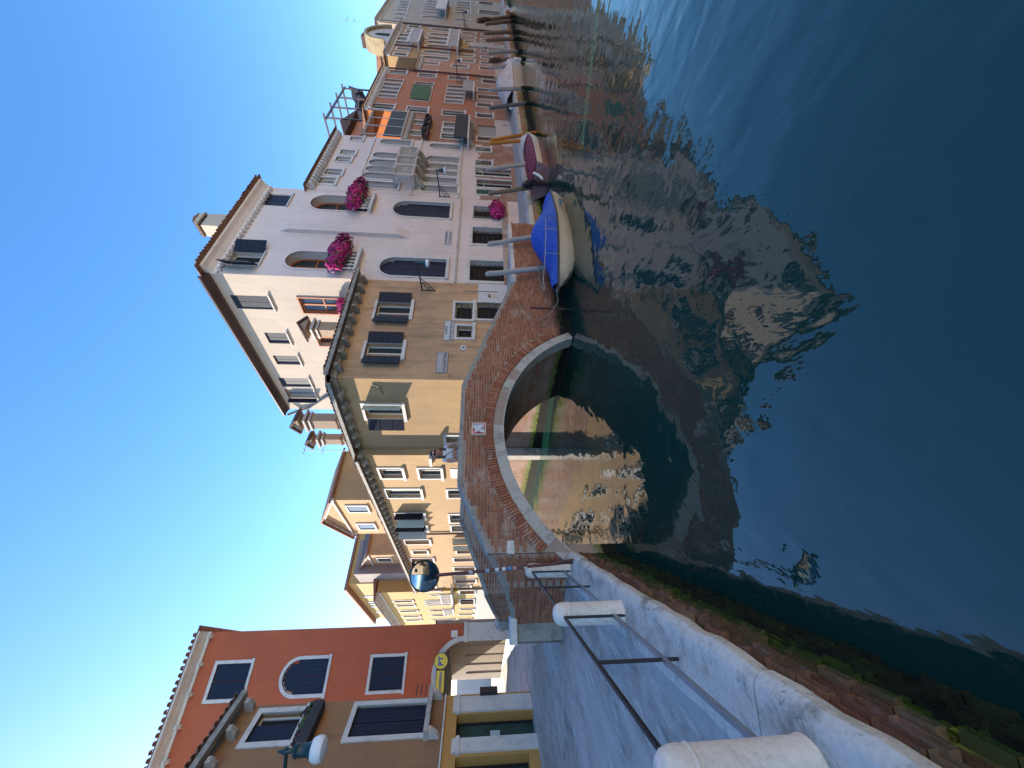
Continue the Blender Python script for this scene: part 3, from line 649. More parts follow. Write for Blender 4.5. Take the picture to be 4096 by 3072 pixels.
def window(bld, r, kind='rect', rec=.2, glass='glass', frame='white_paint', fw=.045, mull=1, trans=(), sur=.1, sur_m='stone', sill=.12, sill_m='stone', shut=None, grille=False, name='window', closed=None):
    s0, s1, z0, z1 = r; w = s1 - s0
    mb = MB(); inner = outline(s0 + fw, s1 - fw, z0 + fw, z1 - fw, kind); outer = outline(s0, s1, z0, z1, kind)
    inner[0] = (inner[0][0], z0); inner[-1] = (inner[-1][0], z0)
    band(mb, inner, outer, rec - .03, rec + .03); mb.box(s0, s1, rec - .03, rec + .03, z0, z0 + fw)
    for i in range(mull): x = s0 + w*(i + 1)/(mull + 1); mb.box(x - fw*.5, x + fw*.5, rec - .025, rec + .025, z0 + fw, z1 - fw - (w*.12 if kind != 'rect' else 0))
    for f in trans: mb.box(s0 + fw, s1 - fw, rec - .024, rec + .024, z0 + (z1 - z0)*f - fw*.4, z0 + (z1 - z0)*f + fw*.4)
    o = part(bld, name, mb, M[frame])
    mb = MB(); pts = outline(s0 + .01, s1 - .01, z0, z1 - .01, kind); n = len(mb.v); mb.v += [(p[0], rec + .012, p[1]) for p in pts]; mb.f.append(tuple(range(len(pts)))); mb.c.append(0)
    part(o, 'pane', mb, M[glass])
    if sur:
        mb = MB(); band(mb, outline(s0, s1, z0, z1, kind), outline(s0, s1, z0, z1, kind, sur), -.035, .05); part(o, 'surround', mb, M[sur_m])
    if sill:
        mb = MB(); e = (sur or .05) + .04; mb.box(s0 - e, s1 + e, -.09, .1, z0 - sill, z0 + .004); part(o, 'sill', mb, M[sill_m])
    if grille:
        mb = MB(); n = max(3, int(w/.13))
        for i in range(1, n): x = s0 + w*i/n; mb.box(x - .009, x + .009, rec*.45, rec*.45 + .018, z0, z1 - .01)
        m_ = max(2, int((z1 - z0)/.22))
        for i in range(1, m_): z = z0 + (z1 - z0)*i/m_; mb.box(s0, s1, rec*.45 - .004, rec*.45 + .022, z - .011, z + .011)
        part(o, 'grille', mb, M['iron'])
    if closed:                                   # leaves shut in the opening
        for i in range(2):
            mb = MB(); a = s0 + w/2*i + .01; b_ = s0 + w/2*(i + 1) - .008; pl = 4
            for k in range(pl): mb.box(a + (b_ - a)*k/pl + .003, a + (b_ - a)*(k + 1)/pl - .003, rec*.3, rec*.3 + .04, z0 + .01, z1 - .015 - (0 if kind == 'rect' else (w/2)*(1 - math.sqrt(max(0, 1 - ((a + (b_ - a)*(k + (.0 if i == 0 else 1))/pl - (s0 + s1)/2)/(w/2))**2)))))
            part(o, 'shutter', mb, M[closed])
    for q in (shut or ()):                       # (side, angle in degrees, material[, width])
        ww = q[3] if len(q) > 3 else w/2
        shutter(o, (s0 if q[0] < 0 else s1, -.05), ww, z0 + .02, z1 - .02, R(q[1]), M[q[2]], q[0])
    return o
def building(fac, name, label, cat, s0, s1, z0, z1, mat, wins, depth=7.0, rec=.22, side_mat=None, roof=True, roof_h=1.6, over=.35, cornice='stone', corn=(.3, .35), roof_mat='tile', host=None, back=True):
    b = empty(name, fac.pt(s0, 0, 0), fac.rz, label, cat)
    holes = [(*[q - (s0 if i < 2 else 0) for i, q in enumerate(h['r'])], h.get('kind', 'rect'), h.get('rec', rec)) for h in wins]
    holes = [(max(.02, h[0]), min(s1 - s0 - .02, h[1]), max(z0 + .01, h[2]), min(z1 - .05, h[3]), h[4], h[5]) for h in holes]
    mb = MB(); wall_mesh(mb, 0, s1 - s0, z0, z1, holes, rec); part(b, 'wall', mb, mat)
    W = s1 - s0; mb = MB()
    if back: mb.quad((0, 0, z0), (0, 0, z1), (0, depth, z1), (0, depth, z0)); part(b, 'side_wall', mb, side_mat or mat)
    mb = MB()
    if back: mb.quad((W, 0, z0), (W, depth, z0), (W, depth, z1), (W, 0, z1)); part(b, 'side_wall', mb, side_mat or mat)
    mb = MB()
    if back: mb.quad((0, depth, z0), (W, depth, z0), (W, depth, z1), (0, depth, z1)); part(b, 'back_wall', mb, side_mat or mat)
    for h, hh in zip(wins, holes):
        kw = {k: v for k, v in h.items() if k != 'r'}; kw['rec'] = hh[5]; window(b, hh[:4], **kw)
    if roof:
        mb = MB(); e = .25
        mb.loft([[(-e, -over, z1 + .06), (-e, depth/2, z1 + roof_h), (-e, depth + over, z1 + .06)], [(W + e, -over, z1 + .06), (W + e, depth/2, z1 + roof_h), (W + e, depth + over, z1 + .06)]], True, True)
        part(b, 'roof', mb, M[roof_mat])
    if cornice:
        h_, o_ = corn
        mb = MB(); mb.slabx([(0, z1 - h_), (-.06, z1 - h_), (-.08, z1 - h_*.65), (-o_*.6, z1 - h_*.3), (-o_, z1 - h_*.12), (-o_, z1 + .05), (.02, z1 + .05)], -.02, W + .02); part(b, 'cornice', mb, M[cornice])
    return b
def adopt(host, b):
    """hand the parts of a second facade to the house they belong to"""
    mt = lambda o: Matrix.Translation(o.location) @ Matrix.Rotation(o.rotation_euler.z, 4, 'Z')
    k = mt(host).inverted() @ mt(b)
    for c in list(b.children):
        m_ = k @ (Matrix.Translation(c.location) @ c.rotation_euler.to_matrix().to_4x4() @ Matrix.Diagonal((*c.scale, 1))); c.parent = host; c.matrix_parent_inverse.identity(); c.matrix_basis = m_
    bpy.data.objects.remove(b)
def dentils(b, W, z, d, h, w, gap, mat, s0=0.0, name='corbel'):
    me = None; x = s0 + gap/2
    while x + w < W:
        if me is None:
            mb = MB(); mb.slabx([(0, 0), (-d*.55, 0), (-d, h*.5), (-d, h), (0, h)], 0, w); me = mb.mesh(name, mat)
        o = link(name, me, b); o.location = (x, 0, z); x += w + gap
def tiles(b, W, z, over, pitch=.19, rows=1, mat='tile', s0=0.0, slope=.3, length=.42):
    """eave row of curved tiles"""
    mb = MB(); R_ = []
    for y, zz in ((0, 0), (length, length*slope)):
        R_.append([(.085*math.cos(math.pi*k/6), y, zz + .075*math.sin(math.pi*k/6)) for k in range(7)] + [(.07*math.cos(math.pi*k/6), y, zz + .06*math.sin(math.pi*k/6)) for k in range(6, -1, -1)])
    mb.loft(R_, True, True); me = mb.mesh('roof_tile', M[mat])
    x = s0 + .08; n = 0
    while x < W:
        for r in range(rows):
            o = link('roof_tile', me, b); o.location = (x + random.uniform(-.008, .008), -over + r*.34 + random.uniform(-.03, .02), z + r*.34*slope + random.uniform(-.006, .006)); n += 1
        x += pitch
def W_(fac, Z, a0, a1, b0, b1, **kw): return dict(r=fac.win(Z, a0, a1, b0, b1), **kw)

# ------------------------------------------------------------------ houses on the far bank
B = Fac((0.1, 13.46), 54)                       # corner house, white house and the row beyond
T2 = Fac((0.1, 13.46), 180 - 46); T3 = Fac((-2.98, 16.02), 180 - 41)
M['tan'] = plaster('tan_render', (.6, .37, .205), (.42, .27, .17), streak=.85, grime=(.16, .125, .09), brick_z=1.55, brick_soft=.5, wet_z=.55)
M['tan_lit'] = plaster('sunlit_tan_render', (.48, .305, .15), (.4, .26, .14), streak=.5, grime=(.24, .17, .1), brick_z=1.9, brick_soft=.35, wet_z=.6)  # sunlit-side copy of the tan render, colour lowered to balance the sun
M['white_r'] = plaster('white_pink_render', (.73, .625, .59), (.64, .545, .51), streak=.28, grime=(.36, .31, .29))
M['white_s'] = plaster('white_side_render', (.52, .43, .36), (.44, .37, .31), streak=.4, grime=(.34, .28, .23), blotch=.8)
# corner house
wn = [W_(B, Z2, 745, 1000, 390, 498, shut=((1, 12, 'navy', .46), (-1, 20, 'navy', .46)), mull=1, trans=()), W_(B, Z2, 665, 940, 690, 790, shut=((1, 12, 'navy', .46), (-1, 20, 'navy', .46)), mull=1),
      W_(B, Z2, 1328, 1460, 392, 512, grille=True, glass='dark', sill=.09, mull=0), W_(B, Z2, 1487, 1720, 392, 512, grille=True, glass='dark', sill=0, mull=0, name='door'), W_(B, Z2, 1340, 1455, 562, 648, grille=True, glass='dark', mull=0)]
corner = building(B, 'corner_house', 'tan plastered two storey corner house beside the bridge with dark blue shutters', 'house', 0, 5.12, -.6, 7.55, M['tan'], wn, 6, over=.42, cornice='stone_old', corn=(.14, .16), roof_h=.3)
dentils(corner, 5.1, 7.25, .42, .2, .11, .46, M['gutter']); tiles(corner, 5.12, 7.62, .56, .19)
mb = MB(); mb.box(-.2, 5.15, -.56, -.46, 7.5, 7.62); part(corner, 'gutter', mb, M['gutter'])
wn = [W_(T2, Z2, 665, 945, 1142, 1242, shut=((1, 70, 'sage', .3), (-1, 15, 'navy', .5)), mull=1), W_(T2, Z2, 1262, 1440, 1372, 1420, glass='dark', mull=0, sill=0)]
b2 = building(T2, 'corner_house', 'x', 'x', -4.3, 0, -.6, 7.55, M['tan_lit'], wn, 6, cornice='stone_old', corn=(.14, .16), over=.36, roof_h=.3)
dentils(b2, 4.25, 7.25, .3, .2, .11, .46, M['gutter']); tiles(b2, 4.3, 7.62, .4, .19)
mb = MB(); mb.box(0, 4.4, -.42, -.33, 7.5, 7.62); part(b2, 'gutter', mb, M['gutter'])
mb = MB(); mb.cyl((.12, -.08, 2.9), (.12, -.08, 7.3), .055, n=10); part(b2, 'downpipe', mb, M['copper'], True)
mb = MB(); mb.tube([(.12, -.08, 7.3), (.12, -.2, 7.42), (.12, -.36, 7.5)], .05, 8); part(b2, 'downpipe', mb, M['copper'], True)
mb = MB(); mb.tube([(4.05, -.02, 6.3), (3.95, -.05, 6.05), (3.6, -.03, 6.0)], .014, 6); part(b2, 'cable', mb, M['copper'], True)
adopt(corner, b2)
mb = MB(); mb.box(3.98, 5.1, -.012, .0, 1.5, 2.72); part(corner, 'plaster_patch', mb, plaster('white_patch_plaster', (.62, .6, .6), (.55, .54, .55), streak=.2))
mb = MB(); mb.cyl((4.62, -.03, 1.9), (4.62, -.03, 3.35), .018, n=8); part(corner, 'conduit', mb, M['galv'], True)
s0, s1, z0, z1 = B.win(Z2, 1597, 1658, 332, 358)
db = wall_thing(B, 'doorbell_panel', 'small white doorbell panel with brown buttons beside the barred door', 'doorbell', (s0 + s1)/2, (z0 + z1)/2, .03)
mb = MB(); mb.box(-.1, .1, -.02, .018, -.15, .15); part(db, 'plate', mb, M['white_paint'])
for k in range(6): mb = MB(); mb.cyl((-.05 + .09*(k % 2), -.02, .1 - .08*(k//2)), (-.05 + .09*(k % 2), -.032, .1 - .08*(k//2)), .022, n=10); part(db, 'button', mb, M['brown_wood'])
mb = MB(); mb.box(-.07, .07, -.03, .018, .2, .33); part(db, 'speaker_box', mb, flat('brass_box', (.3, .17, .07), .4))
# street signs ("nizioleti")
def nizioleto(fac, Z, a0, a1, b0, b1, lines, label, back, ink):
    s0, s1, z0, z1 = fac.win(Z, a0, a1, b0, b1); w, h = s1 - s0, z1 - z0
    t = wall_thing(fac, 'street_sign', label, 'sign', (s0 + s1)/2, (z0 + z1)/2, .012)
    mb = MB(); mb.box(-w/2, w/2, -.012, .011, -h/2, h/2); part(t, 'panel', mb, back)
    mb = MB()
    for q in ((-w/2, w/2, h/2 - .02, h/2), (-w/2, w/2, -h/2, -h/2 + .02), (-w/2, -w/2 + .02, -h/2 + .02, h/2 - .02), (w/2 - .02, w/2, -h/2 + .02, h/2 - .02)): mb.box(q[0], q[1], -.016, -.0125, q[2], q[3])
    part(t, 'border', mb, ink)
    for i, (tx, ww, inkm) in enumerate(lines):
        letters(t, tx, h*.36, inkm or ink, 0, -.0145, h*.23 - i*h*.46, wide=w*ww, bold=.004)
    return t
ink = flat('faded_grey_lettering', (.16, .17, .2), .8); ink2 = flat('pale_worn_lettering', (.5, .5, .54), .8)
nizioleto(B, Z2, 1245, 1318, 523, 670, (('PONTE', .42, None), ('DEI SQUARTAI', .92, None)), 'white painted street sign reading PONTE DEI SQUARTAI on the tan house', stone('sign_white', (.55, .55, .57), (.4, .4, .42), .3), ink)
nizioleto(B, Z2, 1190, 1275, 755, 908, (('RIO DEI', .55, ink2), ('TOLENTINI', .86, None)), 'faded grey street sign reading RIO DEI TOLENTINI near the house corner', stone('sign_grey', (.4, .38, .38), (.3, .28, .28), .4), ink)
s0, s1, z0, z1 = B.win(Z2, 1365, 1413, 705, 742)
vt = wall_thing(B, 'vent_plate', 'small square white vent plate with a dark central hole on tan wall', 'vent', (s0 + s1)/2, (z0 + z1)/2, .02)
w = (s1 - s0)/2; mb = MB(); mb.box(-w, w, -.015, .018, -w*.9, w*.9); part(vt, 'plate', mb, M['stone'])
mb = MB(); mb.slab([(0, .05), (.05, 0), (0, -.05), (-.05, 0)], -.018, -.0152); part(vt, 'hole', mb, M['dark'])
for x_, y_ in ((-.7, .65), (.7, .65), (-.7, -.65), (.7, -.65)): mb = MB(); mb.cyl((x_*w, -.02, y_*w), (x_*w, -.0152, y_*w), .018, n=8); part(vt, 'screw', mb, M['dark'])

# white house
wn = [W_(B, Z1, 470, 640, 245, 308, closed='navy_flat', sur=0, sill=.05), W_(B, Z1, 300, 485, 568, 636, glass='dark', sur=0, sill=.05, shut=((1, 20, 'navy', .6), (-1, 50, 'navy', .6))),
      W_(B, Z1, 748, 1075, 256, 336, kind='arch', frame='brown_wood', fw=.09, trans=(.62,), rec=.42, sur=.09, sur_m='white_r', sill=0), W_(B, Z1, 608, 1000, 566, 660, kind='arch', frame='brown_wood', fw=.09, trans=(.62,), rec=.42, sur=.09, sur_m='white_r', sill=0),
      W_(B, Z1, 1205, 1522, 289, 372, kind='arch', rec=.4, sur=.09, sur_m='stone', closed='navy_flat', glass='dark'), W_(B, Z1, 1130, 1500, 600, 700, kind='arch', rec=.4, sur=.09, sur_m='stone', closed='navy_flat', glass='dark'),
      W_(B, Z1, 1650, 1800, 316, 383, grille=True, glass='dark', sur=.06), W_(B, Z1, 1645, 1870, 434, 524, grille=True, glass='dark', sur=.16, sill=0, rec=.32, name='door', mull=0, trans=(.62,), frame='iron'), W_(B, Z1, 1630, 1880, 617, 728, grille=True, glass='dark', sur=.16, sill=0, rec=.32, name='door', mull=0, trans=(.62,), frame='iron')]
white = building(B, 'white_house', 'tall pale pinkish white house with magenta flowers on arched balcony windows', 'house', 5.12, 11.88, -.2, 13.6, M['white_r'], wn, 9, over=.55, cornice='white_r', corn=(.42, .4), roof_h=.5)
dentils(white, 6.76, 13.05, .2, .13, .1, .2, M['white_r']); tiles(white, 6.76, 13.68, .58, .2)
mb = MB(); s0, z0 = B.hit(Z1, 1295, 470); z1 = B.hit(Z1, 580, 448)[1]; x = s0 - 5.12
mb.loft([[(x - .28, .0, z0), (x + .28, .0, z0), (x + .28, -.02, z0), (x - .28, -.02, z0)], [(x - .28, .0, z0 + .5), (x + .28, .0, z0 + .5), (x + .28, -.2, z0 + .5), (x - .28, -.2, z0 + .5)], [(x - .22, .0, z1 - .4), (x + .22, .0, z1 - .4), (x + .22, -.16, z1 - .4), (x - .22, -.16, z1 - .4)], [(x - .2, .0, z1), (x + .2, .0, z1), (x + .2, -.01, z1), (x - .2, -.01, z1)]]); part(white, 'flue_breast', mb, M['white_r'])
zb = B.hit(Z1, 1565, 500)[1]; mb = MB(); mb.box(0, 6.76, -.05, .0, zb - .05, zb + .04); part(white, 'string_course', mb, M['stone_old'])
mb = MB(); mb.box(.0, 6.76, -.035, .0, 1.3, 1.62); part(white, 'plinth', mb, plaster('worn_plinth', (.5, .42, .36), (.42, .3, .22), patch=.45))
for Z_, a, b_ in ((Z1, 475, 222), (Z1, 235, 660)):
    s0, z0 = B.hit(Z_, a, b_); mb = MB()
    for sg_ in (1, -1): mb.obox((s0 - 5.12, -.02, z0), (.13, 0, .2*sg_), (0, .015, 0), (.02*sg_, 0, -.013))
    part(white, 'wall_anchor', mb, M['stone_grey'])
T4 = Fac(B.pt(5.12, 0, 0)[:2], 180 - 41)
wn = [W_(T4, Z1, 325, 535, 806, 880, sur=0, sill=.05, closed='navy_flat', rec=.12), W_(T4, Z1, 700, 955, 822, 903, frame='brown_wood', fw=.08, sur=.06, sur_m='brown_wood', trans=(.5,), rec=.09), W_(T4, Z2, -60, 105, 612, 690, closed='navy_flat', sur=0, sill=.05), W_(T4, Z2, 0, 185, 780, 845, closed='navy_flat', sur=0, sill=.05), W_(T4, Z2, 40, 265, 945, 1010, closed='navy_flat', sur=0, sill=.05), W_(T4, Z2, 85, 300, 1030, 1090, glass='glass_grey', sur=0, sill=.05, shut=((-1, 88, 'navy', .3),)), W_(T4, Z2, 320, 445, 645, 705, frame='brown_wood', sur=.06, sur_m='brown_wood')]
b2 = building(T4, 'white_house', 'x', 'x', -9.0, 0, 5, 13.6, M['white_s'], wn, 5, cornice='copper', corn=(.12, .4), roof=False, back=False)
mb = MB(); mb.quad((0, 0, 5), (0, 4, 5), (0, 4, 13.6), (0, 0, 13.6)); part(b2, 'side_wall', mb, M['white_s'])
mb = MB(); mb.cyl((-.02, -.42, 13.62), (9.1, -.42, 13.62), .075, n=10); part(b2, 'gutter', mb, M['copper'], True)
mb = MB(); mb.tube([(-.1, -.35, 13.5), (0, -.1, 12.9), (.2, -.08, 12.3), (1.3, -.08, 11), (1.5, -.08, 9)], .07, 8); part(b2, 'downpipe', mb, M['stone_grey'], True)
adopt(white, b2)
nizioleto(B, Z1, 1492, 1530, 450, 526, (('FONDAMENTA', .9, None), ('CONDULMER', .82, None)), 'white street sign reading FONDAMENTA CONDULMER between the arched windows', stone('sign_white_blue', (.54, .54, .57), (.4, .4, .42), .3), ink)
# balustraded balconies with flowers
M['petal'] = None
def petals():
    m, ns, ls, b = newmat('magenta_petals'); at = ns.new('ShaderNodeAttribute'); at.attribute_name = 'tone'
    ls.new(ramp(ns, ls, at.outputs['Fac'], [(0, (.3, .0, .1)), (.5, (.55, .006, .17)), (.85, (.68, .03, .27)), (.93, (.03, .06, .015)), (1, (.05, .1, .02))]), b.inputs['Base Color']); b.inputs['Roughness'].default_value = .6; b.inputs['Subsurface Weight'].default_value = 0
    return m
M['petal'] = petals()
def flower_mass(name, rx, ry, rz, n, size=.05, mat='petal', droop=.0):
    V = []; F = []; T = []
    for i in range(n):
        while True:
            p = Vector((random.uniform(-1, 1), random.uniform(-1, 1), random.uniform(-1, 1)))
            if .55 < p.length < 1: break
        bmp = 1 + .13*math.sin(p.x*8 + 1 + n) + .11*math.sin(p.z*11 + p.y*7) + .06*math.sin(p.x*19 + p.z*23) - (.12 if p.z > .5 else 0)
        c = Vector((p.x*rx*bmp, p.y*ry*bmp, p.z*rz*bmp - droop*abs(p.x)*rz)); nrm = (p.normalized()*1.3 + Vector((random.gauss(0, .45), random.gauss(0, .45), random.gauss(0, .45)))).normalized()
        a = nrm.orthogonal().normalized(); a = Matrix.Rotation(random.uniform(0, 6.28), 3, nrm) @ a; b_ = nrm.cross(a); s = size*random.uniform(.6, 1.25); k = len(V); tn = random.random()
        for j in range(5):
            t = 2*math.pi*j/5; V.append(c + a*(s*math.cos(t)) + b_*(s*math.sin(t)) + nrm*(s*.3*(j % 2)))
        F.append((k, k + 1, k + 2, k + 3, k + 4)); T.append(tn)
    me = bpy.data.meshes.new(name); me.from_pydata(V, [], F); me.materials.append(M[mat]); a = me.attributes.new('tone', 'FLOAT', 'FACE'); a.data.foreach_set('value', T); return me
def balcony_flowers(fac, host_s0, host, Z, bal, flo, label, n=2300):
    s0, s1, z0, z1 = fac.win(Z, *bal); x0, x1 = s0 - host_s0, s1 - host_s0
    mb = MB(); mb.box(x0 - .1, x1 + .1, -.28, .0, z0 - .12, z0); part(host, 'balcony_slab', mb, M['stone'])
    mb = MB(); mb.box(x0 - .04, x1 + .04, -.24, -.08, z1 - .07, z1); part(host, 'balcony_rail', mb, M['stone'])
    m = max(4, int((x1 - x0)/.22)); h = z1 - .07 - z0
    bmb = MB(); bmb.lathe([(.05, 0), (.05, .04), (.03, h*.15), (.062, h*.38), (.03, h*.68), (.045, h*.9), (.05, h)], 10); me = bmb.mesh('baluster', M['stone'], True)
    for i in range(m): o = link('baluster', me, host); o.location = (x0 + (x1 - x0)*(i + .5)/m, -.16, z0)
    f = fac.win(Z, *flo); t = empty('flower_box', fac.pt((f[0] + f[1])/2, -.3, f[2] + (f[3] - f[2])*.25), fac.rz, label, 'flowers', 'magenta flower boxes')
    w = (f[1] - f[0])/2; h = (f[3] - f[2])/2
    mb = MB(); mb.box(-w*.8, w*.8, -.1, .1, -.02, .16); part(t, 'planter', mb, M['tile_dark'])
    o = link('blossom', flower_mass('blossom', w, .3, h, n), t); o.location = (0, -.06, h*.5); o['kind'] = 'stuff'
    o = link('leaves', flower_mass('leaves', w*.9, .26, h*1.02, n//4, .05, 'leaf'), t); o.location = (0, -.05, h*.45); o['kind'] = 'stuff'
M['leaf'] = flat('green_leaves', (.05, .1, .025), .6, .5, 20)
balcony_flowers(B, 5.12, white, Z1, (1000, 1090, 262, 345), (958, 1066, 205, 357), 'magenta flower box on the right upper balcony of the white house')
balcony_flowers(B, 5.12, white, Z1, (935, 1010, 570, 680), (858, 980, 515, 697), 'magenta flower box on the left upper balcony of the white house')
def flower_pot(fac, Z, flo, label, out=.12, n=1300):
    f = fac.win(Z, *flo); w = (f[1] - f[0])/2; h = (f[3] - f[2])/2
    t = empty('flower_box', fac.pt((f[0] + f[1])/2, -out, f[2] + h*.5), fac.rz, label, 'flowers', 'magenta flower boxes')
    mb = MB(); mb.box(-w*.7, w*.7, -.09, .09, -.08, .1); part(t, 'planter', mb, M['tile_dark'])
    o = link('blossom', flower_mass('blossom', w, .24, h, n, .05), t); o.location = (0, -.04, h*.5); o['kind'] = 'stuff'
flower_pot(B, Z1, (1732, 1822, 310, 396), 'round magenta flower box below the barred ground floor window', .18)
flower_pot(T4, Z1, (903, 965, 815, 902), 'small magenta flower box on the sunlit side wall window sill', .15, 900)

# chimneys
def chimney(name_label, p, rz, w, d, h, capw, mat, side='tan_lit'):
    t = empty('chimney', p, rz, name_label, 'chimney', 'venetian chimneys')
    mb = MB(); mb.box(-w/2, w/2, -d/2, d/2, -1.2, h); part(t, 'stack', mb, M[mat])
    mb = MB(); mb.box(-w/2 - .04, w/2 + .04, -d/2 - .04, d/2 + .04, h*.12, h*.12 + .06); part(t, 'band', mb, M['tile'])
    z = h
    for k in range(2):
        mb = MB(); g = .06 + .05*k; mb.box(-w/2 - g, w/2 + g, -d/2 - g, d/2 + g, z + .02, z + .1); part(t, 'collar', mb, M['stone_old']); 
        mb = MB(); mb.box(-w/2 + .02, w/2 - .02, -d/2 + .02, d/2 - .02, z - .02, z + .2); part(t, 'neck', mb, M[mat]); z += .18
    g = capw; mb = MB(); mb.slab([(-w/2 - g, z + .12), (w/2 + g, z + .12), (0, z + .12 + (w/2 + g)*.75)], -d/2 - .08, d/2 + .08); part(t, 'cap', mb, M[mat])
    for s_ in (-1, 1):
        mb = MB(); x_ = (w/2 + g)*s_; top = z + .12 + (w/2 + g)*.75
        mb.obox((x_*.52, 0, z + .18 + (w/2 + g)*.375), (x_*.56, 0, -(w/2 + g)*.42), (0, d/2 + .16, 0), (.02*s_, 0, .03)); part(t, 'cap_tiles', mb, M['tile_dark'])
    return t
M['stackr'] = plaster('grey_brown_chimney_render', (.4, .29, .2), (.32, .23, .17), streak=.4)
chimney('tall brown chimney with gabled cap nearest the white house side wall', B.pt(3.35, 1.2, 8.1), B.rz, .46, .4, 1.0, .13, 'stackr')
chimney('tall chimney with gabled cap above the bright lit corner wall', T2.pt(-3.55, 1.1, 8.3), T2.rz, .5, .42, 1.15, .13, 'stackr')
chimney('smaller chimney with gabled cap left of the tall one', T2.pt(-4.9, 1.2, 8.5), T2.rz, .36, .32, .85, .11, 'stackr')
s0, z0 = B.hit(Z1, 290, 420, 1.0); s1, z1 = B.hit(Z1, 150, 420, 1.0)
t = empty('chimney', B.pt(s0, 1.0, 13.8), B.rz, 'squat white chimney with tiled cap on the white house roof', 'chimney', 'venetian chimneys')
zt = z1 - 13.8
mb = MB(); mb.box(-.5, .5, -.3, .3, -.4, zt - .25); part(t, 'stack', mb, M['white_s'])
mb = MB(); mb.box(-.4, .4, -.26, .26, zt - .25, zt - .1); part(t, 'neck', mb, M['dark'])
mb = MB(); mb.slab([(-.56, zt - .1), (.56, zt - .1), (.3, zt + .12), (-.3, zt + .12)], -.36, .36); part(t, 'cap', mb, M['white_s'])
mb = MB(); mb.slab([(-.36, zt + .12), (.36, zt + .12), (0, zt + .25)], -.4, .4); part(t, 'cap_tiles', mb, M['tile'])

# long tan house along the side canal
wn = []
def add(Z, fac, lst, **kw):
    for q in lst: wn.append(W_(fac, Z, *q, **kw))
add(Z4, T3, [(562, 718, 477, 543), (835, 985, 478, 546), (607, 845, 622, 680), (735, 905, 975, 1005), (790, 890, 1050, 1072), (780, 930, 1103, 1128), (875, 945, 1293, 1306)], mull=1, rec=.16)
add(Z4, T3, [(1035, 1190, 627, 680), (1048, 1190, 797, 853), (1060, 1195, 876, 914), (1097, 1215, 1050, 1070), (1077, 1210, 1101, 1126), (1078, 1220, 1166, 1190), (1082, 1222, 1202, 1222), (1086, 1225, 1252, 1275), (1106, 1190, 1290, 1303)], mull=0, rec=.16)
add(Z4, T3, [(672, 868, 788, 830), (680, 885, 874, 912)], shut=((1, 70, 'navy', .4), (-1, 70, 'sage', .4)), sur=.06, rec=.14, mull=0); add(Z4, T3, [(1065, 1215, 965, 1012)], shut=((1, 70, 'sage', .3), (-1, 70, 'sage', .3)), glass='dark', sur=0)
longh = building(T3, 'long_house', 'long sunlit tan house with many small windows standing in the side canal', 'house', -21.4, 0, -.6, 7.4, M['tan_lit'], wn, 7, over=.34, cornice='stone_old', corn=(.14, .14), roof_h=.4)
dentils(longh, 21.3, 7.1, .28, .2, .11, .5, M['gutter']); tiles(longh, 21.4, 7.46, .38, .22)
mb = MB(); mb.box(0, 21.5, -.39, -.31, 7.34, 7.46); part(longh, 'gutter', mb, M['gutter'])
for bpx in (928,): x = T3.hit(Z4, 900, bpx)[0] + 21.4; mb = MB(); mb.cyl((x, -.07, .8), (x, -.07, 7.2), .05, n=8); part(longh, 'downpipe', mb, M['copper'], True)
s0, s1, z0, z1 = T3.win(Z4, 905, 925, 385, 440); mb = MB(); mb.box(s0 + 21.4, s1 + 21.4, -.18, .05, z0, z1); part(longh, 'stone_bracket', mb, M['stone'])
mb = MB(); mb.box(21.12, 21.46, -.05, .4, -.3, 2.2); part(longh, 'quoin', mb, M['stone_old'])
x0, x1, z0, z1 = T3.win(Z4, 1050, 1110, 480, 545); mb = MB(); mb.box(x0 + 21.4, x1 + 21.4, -.02, .0, z0, z1); part(longh, 'blank_plaque', mb, M['stone'])
for k in range(9): # bare stones where the render fell off at the corner
    mb = MB(); zz = 2.3 + k*.11; mb.box(21.05 - random.uniform(0, .12), 21.4, -.018, .02, zz, zz + .085); part(longh, 'bare_stone', mb, M['stone_old'])
